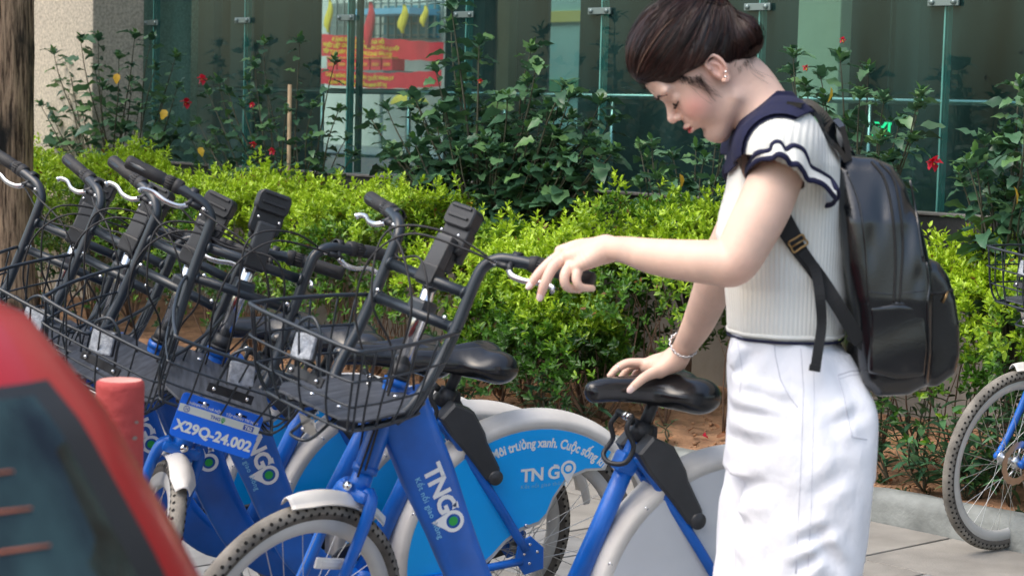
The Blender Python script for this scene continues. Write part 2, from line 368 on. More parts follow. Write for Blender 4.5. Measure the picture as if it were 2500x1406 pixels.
# crumbs of soil
V=[];F=[]
ico=[(0,0,1),(.9,0,.2),(0,.9,.2),(-.9,0,.2),(0,-.9,.2),(0,0,-.8)]; icf=[(0,1,2),(0,2,3),(0,3,4),(0,4,1),(5,2,1),(5,3,2),(5,4,3),(5,1,4)]
for k in range(3200):
    n=rr.uniform(6.3,7.6);t=rr.uniform(-9.5,-3.3); p=WL(n,t); z=.085+.045*max(0,(n-6.5)); s=rr.uniform(.004,.013)*(1.5 if rr.random()<.05 else 1); o=len(V)
    for q in ico: V.append((p.x+q[0]*s*rr.uniform(.7,1.2),p.y+q[1]*s*rr.uniform(.7,1.2),z+.01+q[2]*s*.7))
    F+=[(a+o,b+o,c+o) for a,b,c in icf]
o=link('soil_clods',np_mesh('soil_clods',V,F,[M_soil],False)); o['kind']='stuff'; o['label']='loose crumbs of brown soil in the bed under the hedge'; o['category']='soil'
# ---------------------------------------------------------------- the building
GN=7.74
bld=wthing('glass_building','glass fronted building with dark granite base behind the planting bed','building',GN,-8)
def bp(name,n0,n1,t0,t1,z0,z1,m,bev=0.):
    return part_box(name,bld,n0,n1,t0,t1,z0,z1,m,bev)
bp('base_wall',7.72,8.1,-20,2,-.1,.87,M_cwall)
jt=[tpx(GN,p,30) for p in (600,835,1139,1450,1865,2310)]
sp=(jt[-1]-jt[0])/5; jts=[jt[0]+sp*k for k in range(-3,10)]
tc0=tpx(GN,350,200)
# granite panels and ledge stones, one by one
gp=jts[0]-3
while gp<1.5:
    bp('granite_panel',7.665,7.75,gp+.003,gp+.897,.945,1.088,M_granite,.003); 
    bp('ledge_stone',7.60,7.75,gp+.10+.003,gp+.997,.872,.942,M_ledge,.006)
    if -9<gp<-3:
        bp('base_tile',7.695,7.719,gp+.003,gp+.448,.78,.868,M_ledge,.002); bp('base_tile',7.695,7.719,gp+.452,gp+.897,.78,.868,M_ledge,.002)
    gp+=.9
bp('sill',7.65,7.80,tc0,2,1.091,1.103,M_ledge,.002)
for k in range(len(jts)-1):
    a=max(jts[k],tc0)+.006; b=jts[k+1]-.006
    if b<=tc0+.05: continue
    bp('glass_pane',GN-.006,GN+.006,a,b,1.105,3.3,M_glass)
for j in jts:
    if j<tc0: continue
    bp('glass_fin',GN+.016,GN+.045,j-.006,j+.006,1.105,3.3,M_fin)
    bp('glass_edge',GN-.0075,GN+.0075,j-.0045,j+.0045,1.105,3.3,M_fin)
    for z in (2.065,):
        mb=MB(); wbox(mb,GN-.03,GN-.018,j-.085,j+.085,z-.018,z+.018,.003)
        for s in(-1,1): mb.lathe([(0,.034),(.011,.034),(.013,.03),(.013,0),(0,0)],WL(GN-.008,j+s*.06,z),-NV,12)
        o=link('glass_clamp',mb.mesh('glass_clamp',mat('dull clamp metal',(.22,.28,.27),.35,.6)),bld); o.matrix_local=bld.matrix_world.inverted()
# steel posts behind the joints
for j in jts[4:5]:
    bp('steel_post',GN+.10,GN+.13,j-.05,j-.015,1.105,3.3,MATS['beige column paint'] if False else M_dark2)
# rendered column at the left
cn=tc0/tpx(1.,225,200)
col=bp('rendered_column',cn,8.2,tc0-2.6,tc0,-.1,3.4,M_terr,.012)
# interior
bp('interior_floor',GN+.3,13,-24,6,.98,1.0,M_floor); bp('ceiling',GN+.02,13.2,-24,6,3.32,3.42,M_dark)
bp('upper_floor',GN-.05,13.2,-24,6,3.43,6.5,M_cwall)
BN=13.
o1=(tpx(BN,778,200),tpx(BN,1085,200)); o2=(tpx(BN,1335,200),tpx(BN,1412,200)); o3=(tpx(BN,2500,200),tpx(BN,2600,200))
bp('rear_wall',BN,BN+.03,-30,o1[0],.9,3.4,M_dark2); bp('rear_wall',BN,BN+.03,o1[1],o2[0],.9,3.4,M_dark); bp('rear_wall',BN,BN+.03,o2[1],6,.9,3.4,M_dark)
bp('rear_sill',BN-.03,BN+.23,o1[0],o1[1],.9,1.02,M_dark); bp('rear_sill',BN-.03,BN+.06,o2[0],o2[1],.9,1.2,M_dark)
def icol(n,px0,px1,m,name='interior_column',z1=3.3):
    a,b=tpx(n,px0,200),tpx(n,px1,200); bp(name,n,n+.10,a,b,1.0,z1,m,.01)
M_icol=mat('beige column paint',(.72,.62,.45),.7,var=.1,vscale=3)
icol(8.6,1942,2046,M_icol); icol(12.2,1210,1240,M_icol); icol(10.,560,618,mat('dark green streak column',(.04,.075,.065),.5,var=.3,vscale=2)); icol(9.4,1092,1180,M_dark); icol(10.5,700,760,M_dark2); icol(9.6,2180,2240,M_dark,); icol(11,1420,1475,M_dark)  # dark columns added to imitate vertical reflection streaks in the glass
icol(11.5,430,520,MATS['brown interior wall'])  # brown column added as one more reflection streak
# metal rail inside
def tubething(parent,name,pts,r,m,n=8):
    mb=MB(); mb.tube(pts,r,n); o=link(name,mb.mesh(name,m),parent); o.matrix_local=parent.matrix_world.inverted(); return o
tubething(bld,'hand_rail',[WL(8.4,tpx(8.4,300,400),1.62),WL(8.4,tpx(8.4,2600,400),1.62)],.018,M_steel)
for t in np.linspace(tpx(8.4,420,400),tpx(8.4,2500,400),9): tubething(bld,'rail_post',[WL(8.4,t,1.0),WL(8.4,t,1.62)],.014,M_steel)
# yard beyond, added in place of street reflections: pale facade with grilles, banners, flags
yard=wthing('pale_house','pale house front with barred windows seen through the glass lobby','building',20,-16)
def yp(name,n0,n1,t0,t1,z0,z1,m): return part_box(name,yard,n0,n1,t0,t1,z0,z1,m)
M_yel0=mat('faded yellow band',(.55,.50,.15),.7); M_grn0=mat('green band',(.10,.30,.15),.7); M_pale=mat('pale plaster',(.62,.60,.55),.8,var=.12,vscale=2); M_tealp=mat('teal plaster',(.30,.52,.50),.8,var=.08,vscale=2); M_blu=mat('blue awning cloth',(.20,.42,.62),.6)
a,b=tpx(20,640,200),tpx(20,1180,200)
yp('facade',20,20.3,a,b,.5,4.5,M_pale); c,d=tpx(16.5,1300,200),tpx(16.5,1450,200); yp('side_facade',16.5,16.8,c,d,.5,4.5,M_tealp); yp('yellow_band',16.47,16.499,c,d,hpx(16.5,1370,55),hpx(16.5,1370,28),M_yel0); yp('green_band',16.47,16.499,c,d,hpx(16.5,1370,230),hpx(16.5,1370,195),M_grn0)
mby=MB(); wbox(mby,13.3,26,-34,0,.6,.9); struct('yard_ground',mby.mesh('yard_ground',M_slab))
zf=lambda py,n=19.9,px=940:hpx(n,px,py)
yp('window_opening',19.93,19.98,tpx(19.9,930,200),tpx(19.9,1060,200),zf(95),zf(15),mat('blue window glass',(.10,.28,.36),.2))
yp('window_opening',19.93,19.98,tpx(19.9,800,200),tpx(19.9,900,200),zf(95),zf(5),mat('grey window glass',(.2,.22,.22),.2))
yp('awning',19.3,19.9,tpx(19.9,925,200),tpx(19.9,1070,200),zf(42),zf(28),M_blu)
M_grey=mat('grey bars',(.3,.31,.3),.5,.6)
for k in range(16): yp('window_bar',19.8,19.83,*(lambda t:(t-.012,t+.012))(lerp(tpx(19.8,800,200),tpx(19.8,1075,200),k/15)),zf(95),zf(-10),M_grey)
for z in (10,35,60,88): yp('window_bar',19.84,19.86,tpx(19.8,800,200),tpx(19.8,1075,200),zf(z)-.012,zf(z)+.012,M_grey)
M_red=mat('red banner cloth',(.75,.03,.05),.7,var=.1,vscale=3); M_yel=mat('yellow lettering',(.85,.6,.05),.6); M_orange=mat('orange cloth',(.8,.25,.05),.7)
def banner(label,n,pxa,pxb,ytop_a,ytop_b,ybot_a,ybot_b,lines,sag=0.,grp=None):
    a=WL(n,tpx(n,pxa,100)); b=WL(n,tpx(n,pxb,100)); za,zb=hpx(n,pxa,ytop_a),hpx(n,pxb,ytop_b); wa,wb=hpx(n,pxa,ybot_a),hpx(n,pxb,ybot_b)
    th=thing('banner',label,'banner',group=grp); th.matrix_world=Matrix.Translation(a); K=24; vs=[];fs=[]
    def P(u,v,off=0.):
        p=a.lerp(b,u); z=lerp(lerp(za,zb,u),lerp(wa,wb,u),v)-sag*math.sin(math.pi*u)+.008*math.sin(u*40); return Vector((p.x,p.y,z))-NV*(off+.015*math.sin(u*23))
    for side in (0,.004):
        o=len(vs)
        for i in range(K+1):
            for v in (0,1): vs.append(P(i/K,v,side))
        for i in range(K): q=o+2*i; fs.append((q,q+1,q+3,q+2) if side else (q,q+2,q+3,q+1))
    m_=MB().add(vs,fs); o=link('cloth',m_.mesh('cloth',M_red),th); o.matrix_local=th.matrix_world.inverted()
    W=(b-a).length; H=za-wa
    for (txt,v0,size,u0_) in lines:
        tv,tf=text_geo(txt,size*H,.012*H); 
        vv=[P(u0_+x/W,v0-y/H,.012) for x,y,_ in tv]; o=link('lettering',MB().add(vv,tf,0,False).mesh('lettering',M_yel),th); o.matrix_local=th.matrix_world.inverted()
    return th
# words follow what can be guessed of the blurred Vietnamese slogans
banner('long red banner with yellow lettering under the barred windows',19.2,786,1082,84,105,138,150,[('ĐẢNG BỘ PHƯỜNG 10, HÀ NỘI',.28,.26,.1),('NHIỆT LIỆT CHÀO MỪNG THÀNH CÔNG ĐẠI HỘI',.55,.24,.02),('TIẾP TỤC XÂY DỰNG QUÊ HƯƠNG GIÀU ĐẸP',.85,.24,.02)])
banner('sagging red street banner with yellow letters, the lower of the two',18.6,786,1078,168,172,205,212,[('CHÀO MỪNG KỶ NIỆM NGÀY QUỐC KHÁNH 2-9',.45,.32,.05),('QUYẾT TÂM XÂY DỰNG VĂN MINH ĐÔ THỊ',.88,.30,.08)],sag=.05)
def flag(label,n,px,y0,y1,w,m,grp='furled flags in the yard'):
    z0,z1=hpx(n,px,y0),hpx(n,px,y1); p=WL(n,tpx(n,px,50)); vs=[];fs=[];K=10;R=8
    for i in range(K+1):
        u=i/K; z=lerp(z0,z1,u); r=w*(.35+.65*math.sin(min(1,u*1.3)*math.pi*.62))*(1 if u<.9 else .5)
        for j in range(R):
            a_=2*math.pi*j/R; rr_=r*(1+.35*math.sin(3*a_+u*4)); vs.append(p+DV*(rr_*math.cos(a_)+.03*math.sin(u*6))+NV*(.5*rr_*math.sin(a_))+Vector((0,0,z)))
    for i in range(K):
        for j in range(R): fs.append((i*R+j,i*R+(j+1)%R,(i+1)*R+(j+1)%R,(i+1)*R+j))
    fs.append(tuple(range(R))); fs.append(tuple(K*R+j for j in range(R)))
    th=thing('flag',label,'flag',group=grp); th.matrix_world=Matrix.Translation(p+Vector((0,0,z1)))
    o=link('cloth',MB().add(vs,fs).mesh('cloth',m),th); o.matrix_local=th.matrix_world.inverted()
    o=link('pole',MB().tube([p+Vector((0,0,z0+.02))+NV*.05,p+Vector((0,0,z0+.1))+NV*.6],.012,6).mesh('pole',M_grey),th); o.matrix_local=th.matrix_world.inverted()
flag('furled red flag hanging in front of the barred windows',18.9,903,5,118,.09,M_red); flag('furled yellow flag beside the blue awning',18.9,985,12,82,.08,MATS['yellow lettering'])
flag('small yellow flag at the right end of the barred windows',18.9,1036,14,66,.06,MATS['yellow lettering'])
flag('narrow yellow and green bunting at the left edge of the lobby opening',18.9,803,0,80,.07,MATS['yellow lettering'])
# row of red crates and the yellow parasol in the yard
for k in range(6):
    t=lerp(tpx(19,800,160),tpx(19,935,160),k/5); b_=MB(); z=hpx(19,860,172); b_.box((0,0,.09),(.24,.25,.18),None,.01); b_.box((0,0,.19),(.26,.27,.03),None,.004,1); b_.box((0,-.128,.09),(.16,.012,.05),None,.003,1)
    o=thing('box','red box in the row on the yard table, %s'%(['at the left end','second from the left','third from the left','third from the right','second from the right','at the right end'][k]),'box',group='red boxes on the yard table',data=b_.mesh('box',M_red,M_orange)); o.matrix_world=Matrix.Translation(WL(19.2,t,z))@RW3.to_4x4()
tb=wthing('yard_table','long grey table in the yard under the red boxes','table',19.2,tpx(19,868,160),.9); z=hpx(19,860,172)
t_a,t_b=tpx(19,785,160),tpx(19,950,160)
part_box('table_top',tb,18.9,19.5,t_a,t_b,z-.05,z-.001,M_grey)
for q in(t_a+.1,t_b-.1):
    for nn in (18.95,19.45): part_box('leg',tb,nn-.02,nn+.02,q-.02,q+.02,.9,z-.051,M_grey)
par=wthing('parasol','round yellow parasol in the yard beyond the lobby','parasol',17,tpx(17,1000,240),.9)
zc=hpx(17,1000,232); prf=[(0,0)]+[(.0001+.27*math.sin(a_),-.27*(1-math.cos(a_))*.8) for a_ in np.linspace(.1,1.35,8)]
o=link('canopy',MB().lathe(prf,WL(17,tpx(17,1000,240),zc+.04),(0,0,1),20).mesh('canopy',MATS['yellow lettering']),par); o.matrix_local=par.matrix_world.inverted()
tubething(par,'pole',[WL(17,tpx(17,1000,240),.9),WL(17,tpx(17,1000,240),zc+.03)],.015,M_grey)
# exit sign inside
ex=wthing('exit_sign','small lit green exit sign hanging in the dark lobby','sign',11,tpx(11,2160,315),hpx(11,2160,330))
zz=hpx(11,2160,316); tt_=tpx(11,2160,316)
part_box('sign_body',ex,11,11.04,tt_-.16,tt_+.16,zz-.07,zz+.07,M_dark,.005)
tv,tf=text_geo('EXIT',.13,.004,'CENTER'); M_ex=mat('green exit letters',(.0,.3,.12),.5,emis=(.02,.75,.3,1.1))
o=link('lettering',MB().add([WL(10.995,tt_+x,zz-.045+y) for x,y,_ in tv],tf,0,False).mesh('lettering',M_ex),ex); o.matrix_local=ex.matrix_world.inverted()
tubething(ex,'hanger',[WL(11.02,tt_,zz+.07),WL(11.02,tt_,3.3)],.006,M_grey)
# ================================================================ vegetation
def leafmat_obj(name,stops,rough=.42,tr=.18,spec=.5):
    m=bpy.data.materials.new(name); m.use_nodes=True; nt=m.node_tree; N=nt.nodes; L=nt.links; b=N['Principled BSDF']; b.inputs['Roughness'].default_value=rough; b.inputs['Specular IOR Level'].default_value=spec
    a=N.new('ShaderNodeAttribute'); a.attribute_name='rnd'; oi=N.new('ShaderNodeObjectInfo'); ad=N.new('ShaderNodeMath'); ad.operation='ADD'; L.new(a.outputs['Fac'],ad.inputs[0]); L.new(oi.outputs['Random'],ad.inputs[1]); fr=N.new('ShaderNodeMath'); fr.operation='FRACT'; L.new(ad.outputs[0],fr.inputs[0])
    r=N.new('ShaderNodeValToRGB'); L.new(fr.outputs[0],r.inputs[0]); el=r.color_ramp.elements
    while len(el)<len(stops): el.new(.5)
    for e,(p,c) in zip(el,stops): e.position=p; e.color=(*c,1)
    n=N.new('ShaderNodeTexNoise'); n.inputs['Scale'].default_value=45; tc=N.new('ShaderNodeTexCoord'); L.new(tc.outputs['Object'],n.inputs['Vector']); mr=N.new('ShaderNodeMapRange'); L.new(n.outputs['Fac'],mr.inputs[0]); mr.inputs[3].default_value=.6; mr.inputs[4].default_value=1.4
    mx=N.new('ShaderNodeMix'); mx.data_type='RGBA'; mx.blend_type='MULTIPLY'; mx.inputs[0].default_value=1; L.new(r.outputs[0],mx.inputs[6]); L.new(mr.outputs[0],mx.inputs[7]); L.new(mx.outputs[2],b.inputs['Base Color'])
    t=N.new('ShaderNodeBsdfTranslucent'); L.new(mx.outputs[2],t.inputs[0]); s=N.new('ShaderNodeMixShader'); s.inputs[0].default_value=tr; L.new(b.outputs[0],s.inputs[1]); L.new(t.outputs[0],s.inputs[2]); L.new(s.outputs[0],N['Material Output'].inputs[0]); return m
M_hib=leafmat_obj('hibiscus leaf',[(0,(.03,.08,.045)),(.3,(.045,.12,.065)),(.6,(.07,.165,.085)),(.85,(.10,.21,.09)),(.97,(.12,.24,.08))],.36)
M_hibt=leafmat_obj('hibiscus tip leaf',[(0,(.05,.13,.04)),(1,(.12,.26,.06))])
M_lan=leafmat_obj('long leaf',[(0,(.03,.085,.045)),(.5,(.05,.13,.06)),(1,(.085,.20,.085))],.4)
M_yl=leafmat_obj('yellowing leaf',[(0,(.65,.36,.03)),(1,(.75,.50,.05))])
M_fl=leafmat_obj('red petal',[(0,(.55,.01,.03)),(1,(.75,.03,.08))],.5,.3)
M_dry=leafmat_obj('dry leaf',[(0,(.20,.07,.03)),(1,(.36,.18,.07))],.7,.1)
M_stem=mat('woody stem',(.14,.085,.055),.8,var=.3,vscale=30,bump=.3)
M_gst=mat('green stem',(.06,.06,.035),.7,var=.3,vscale=30)
M_hedge=leafmat('hedge leaf')
def leaf_data(L,W,rows=5,fold=.25,droop=.25,serr=.12,wave=.0):
    """leaf along +x, width y, folded along midrib. returns V,F"""
    V=[];F=[]
    for i in range(rows+1):
        u=i/rows; w=W*.5*(math.sin(math.pi*min(1,u**.72))**.85 if 0<u<1 else .03)*(1+serr*(1 if i%2 else -1)); z=-droop*L*u*u; x=L*u
        V+= [(x,-w,z+fold*w+wave*math.sin(i*2.1)*w),(x,0,z),(x,w,z+fold*w-wave*math.sin(i*2.3)*w)]
    for i in range(rows):
        a=3*i; F+=[(a,a+1,a+4,a+3),(a+1,a+2,a+5,a+4)]
    return V,F
def leaf_mesh(name,m,*a,**k):
    V,F=leaf_data(*a,**k); me=MB().add(V,F).mesh(name,m); return me
HL=[leaf_mesh('leaf',M_hib,1,w,rows=6,fold=f,droop=d,wave=.25) for w,f,d in((.72,.2,.25),(.62,.35,.4),(.8,.1,.15),(.7,.3,.5),(.58,.15,.1))]
HT=[leaf_mesh('leaf',M_hibt,1,w,rows=5,fold=f,droop=d) for w,f,d in((.5,.4,-.1),(.55,.3,.2))]
LL=[leaf_mesh('leaf',M_lan,1,w,rows=6,fold=f,droop=d,serr=0) for w,f,d in((.24,.5,.35),(.28,.3,.2),(.22,.4,.6))]
YL=[leaf_mesh('leaf',M_yl,1,.75,rows=6,fold=.2,droop=.3)]
DL=[leaf_mesh('leaf',M_dry,1,.5,rows=5,fold=.6,droop=-.4)]
def aim(pos,d,scale,roll=0.,up=Vector((0,0,1))):
    d=Vector(d).normalized(); y=up.cross(d); y=y.normalized() if y.length>1e-4 else d.orthogonal().normalized(); z=d.cross(y)
    R=Matrix((d,y,z)).transposed(); return Matrix.Translation(pos)@(R@Matrix.Rotation(roll,3,'X')).to_4x4()@Matrix.Scale(scale,4)
CAMP=Vector((0,0,CAMH))
def add_leaves(th,LV,cap=300,stuffname='foliage'):
    """LV: list of (mesh, matrix world). nearest `cap` become parts, the rest one stuff part"""
    LV=sorted(LV,key=lambda q:(q[1].translation-CAMP).length/q[1].to_scale().x if q[1].to_scale().x else 1e9)
    inv=th.matrix_world.inverted()
    for me,m in LV[:cap]: o=link('leaf',me,th); o.matrix_local=inv@m
    rest=LV[cap:]
    if rest:
        V=[];F=[];MI=[];mats=[];R=[]
        for me,m in rest:
            if me.materials[0] not in mats: mats.append(me.materials[0])
            mi=mats.index(me.materials[0]); o=len(V); V+=[tuple(m@v.co) for v in me.vertices]; r=random.random(); R+=[r]*len(me.vertices)
            for p in me.polygons: F.append(tuple(i+o for i in p.vertices)); MI.append(mi)
        mesh=np_mesh(stuffname,V,F,mats); mesh.polygons.foreach_set('material_index',MI); at=mesh.attributes.new('rnd','FLOAT','POINT'); at.data.foreach_set('value',R)
        o=link(stuffname,mesh,th); o.matrix_local=inv; o['kind']='stuff'
def hib_bush(label,base,tips,leaf=.062,dens=1.,seed=0,yellow=(),flowers=(),trunk_r=.014,split=.35,n0=7.25):
    r=random.Random(seed); B=WP(base[0],base[1],1.); tb=tpx(n0,base[0],base[1]); B=WL(n0,tb,.13); th=thing('hibiscus_bush',label,'bush',group='hibiscus bushes behind the hedge'); th.matrix_world=Matrix.Translation(B); inv=th.matrix_world.inverted()
    hub=B+Vector((0,0,split)); st=MB(); st.tube([B,B+Vector((.01,0,split*.5)),hub],[trunk_r*1.3,trunk_r*1.1,trunk_r],8); LV=[]; br=MB()
    for (px,py,*dn) in tips:
        n=n0+(dn[0] if dn else r.uniform(-.25,.2)); T=WL(n,tpx(n,px,py),hpx(n,px,py)); L=(T-hub).length
        a=hub; mid=a.lerp(T,.45)+Vector((r.uniform(-.05,.05),r.uniform(-.05,.05),-.06*L if T.z-hub.z<L*.6 else .0)); P=smooth_path([a,mid,a.lerp(T,.8)+Vector((r.uniform(-.02,.02),r.uniform(-.02,.02),.0)),T],5)
        br.tube(P,[lerp(trunk_r*.55,.0022,i/(len(P)-1)) for i in range(len(P))],5)
        cum=0; nxt=L*r.uniform(.22,.35)
        for i in range(1,len(P)):
            seg=(P[i]-P[i-1]); s=seg.length
            while cum+s>nxt:
                q=P[i-1]+seg*((nxt-cum)/s); an=r.uniform(0,6.28); d=Vector((math.cos(an),math.sin(an),r.uniform(-.25,.45)))+seg.normalized()*.35
                sc=leaf*r.uniform(.8,1.6)*(1.05 if nxt<L*.75 else .8); 
                pet=d.normalized()*sc*.35; LV.append((r.choice(HL),aim(q+pet,d-Vector((0,0,.35)),sc,r.uniform(-.6,.6)))); br.tube([q,q+pet],.0011,3,False)
                nxt+=(.042 if nxt>L*.5 else .075)/dens*r.uniform(.7,1.4)
            cum+=s
        ax=(P[-1]-P[-2]).normalized()
        for k in range(8):
            an=k*2.4+r.random(); d=ax*r.uniform(.5,1.)+Vector((math.cos(an),math.sin(an),.2))*.8; LV.append((r.choice(HT) if k>3 and r.random()<.7 else r.choice(HL),aim(T-ax*.012*(7-k)*.6,d,leaf*r.uniform(.5,.85)*(1.25 if k<4 else .8),r.uniform(-.3,.3))))
    for (px,py) in yellow:
        n=n0-.25; LV.append((YL[0],aim(WL(n,tpx(n,px,py),hpx(n,px,py)),Vector((r.uniform(-.6,.6),-.3,-1)),leaf*.8,r.uniform(-1.1,1.1))))
    o=link('trunk',st.mesh('trunk',M_stem),th); o.matrix_local=inv; o=link('branches',br.mesh('branches',M_gst),th); o.matrix_local=inv
    add_leaves(th,LV,300)
    for (px,py,s) in flowers:
        n=n0-.2; c=WL(n,tpx(n,px,py),hpx(n,px,py)); V=[];F=[]
        for k in range(5):
            an=k*1.257+r.random()*.3; d=Vector((math.cos(an)*.8,-.55,math.sin(an)*.8)); v,f=leaf_data(1,.9,rows=4,fold=.2,droop=.35,serr=.05,wave=.3); m=aim(c,d,s,r.uniform(-.5,.5)); m=m@Matrix.Scale(1.25,4); o_=len(V); V+=[tuple(m@Vector(q)) for q in v]; F+=[tuple(i+o_ for i in q) for q in f]
        fl=link('flower',MB().add(V,F).mesh('flower',M_fl),th); fl.matrix_local=inv
        stm=MB().tube([c,c+Vector((.0,-.03,-.012))],.0018,5); q=link('stamen',stm.mesh('stamen',M_yl),fl); q.matrix_local=Matrix.Identity(4)
    return th
def spread(r,cx,cy,rx,ry,n): return [(cx+rx*math.cos(a)*q,cy+ry*math.sin(a)*q) for a,q in ((r.uniform(0,6.28),math.sqrt(r.random())) for _ in range(n))]
rb=random.Random(11)
hib_bush('sparse hibiscus bush with red flowers in front of the rendered column',(285,420),[(128,120),(195,88),(240,85),(330,80),(372,85),(432,130),(165,145),(290,130),(435,205),(110,200),(95,250),(150,190),(250,200),(320,190),(380,160),(400,240),(130,290),(200,260),(340,260),(440,300),(180,320),(300,300),(380,330),(230,160),(430,330),(120,350)],.085,.85,1,yellow=[(287,180),(405,268)],flowers=[(494,192,.035),(455,250,.036)])
hib_bush('leggy hibiscus bush with a few red buds beside the bamboo stake',(705,400),[(645,95),(733,90),(600,185),(530,190),(505,220),(620,150),(555,215),(590,250),(480,290),(520,320),(500,350),(650,215),(730,230),(820,140),(765,250),(850,330),(830,260),(870,370),(560,400),(460,330),(660,300),(760,330),(620,345),(700,260),(790,380),(480,400)],.075,.8,2,yellow=[(487,360)],flowers=[(618,352,.022),(664,368,.024),(615,255,.018)])
dense=[(1100,8),(1100,60),(1165,130),(1170,95),(1120,215),(1300,110),(1310,155),(1290,190),(1380,200),(1395,225),(1010,230),(940,255),(900,280),(920,310),(1470,240),(1495,290),(1480,350),(1510,360),(1440,300),(1060,160),(1080,260),(1180,270),(1240,230),(1340,250)]+spread(rb,1190,370,290,130,40)+spread(rb,1200,300,220,120,16)
hib_bush('largest and densest dark green hibiscus bush, in the middle of the bed',(1200,520),dense,.098,1.05,3,yellow=[(1375,570),(1150,490)],flowers=[(1172,198,.014)],trunk_r=.02)
hib_bush('hibiscus bush showing left of the woman under her chin',(1690,500),[(1560,350),(1580,380),(1640,370),(1700,350),(1750,330),(1785,320),(1600,420),(1560,440),(1640,430),(1720,380),(1760,350),(1690,450),(1740,440),(1640,480),(1590,340),(1730,480)],.082,1.,4,yellow=[(1660,425)])
hib_bush('hibiscus bush with round pale leaves behind the backpack straps',(2070,520),[(2050,130),(2000,170),(1930,165),(1965,205),(2120,160),(2160,230),(2240,250),(2100,220),(2010,230),(2200,290),(2070,290),(2150,330),(2230,330),(2060,360),(2170,380),(1935,120),(2250,220),(2110,400),(2010,290)],.088,.8,5,yellow=[(2028,212)],flowers=[(2056,97,.016),(1967,165,.016),(2278,395,.036)])
hib_bush('bright green serrated bush at the right edge above the hedge',(2480,520),[(2490,195),(2460,310),(2400,330),(2340,420),(2440,340),(2380,370),(2480,390),(2450,440),(2400,430),(2500,240),(2500,300),(2360,390),(2470,460),(2500,480),(2480,520)],.085,1.1,6,yellow=[(2475,455)],n0=6.7)
# bamboo stake
sk=WL(7.2,tpx(7.2,706,300)); o=thing('bamboo_stake','pale bamboo stake tied to the leggy hibiscus','stake',data=MB().tube([sk+Vector((0,0,.1)),sk+Vector((.004,0,.8)),sk+Vector((0,0,hpx(7.2,706,207)))],.0125,10).mesh('stake',mat('bamboo',(.42,.30,.17),.6,var=.2,vscale=20))); 
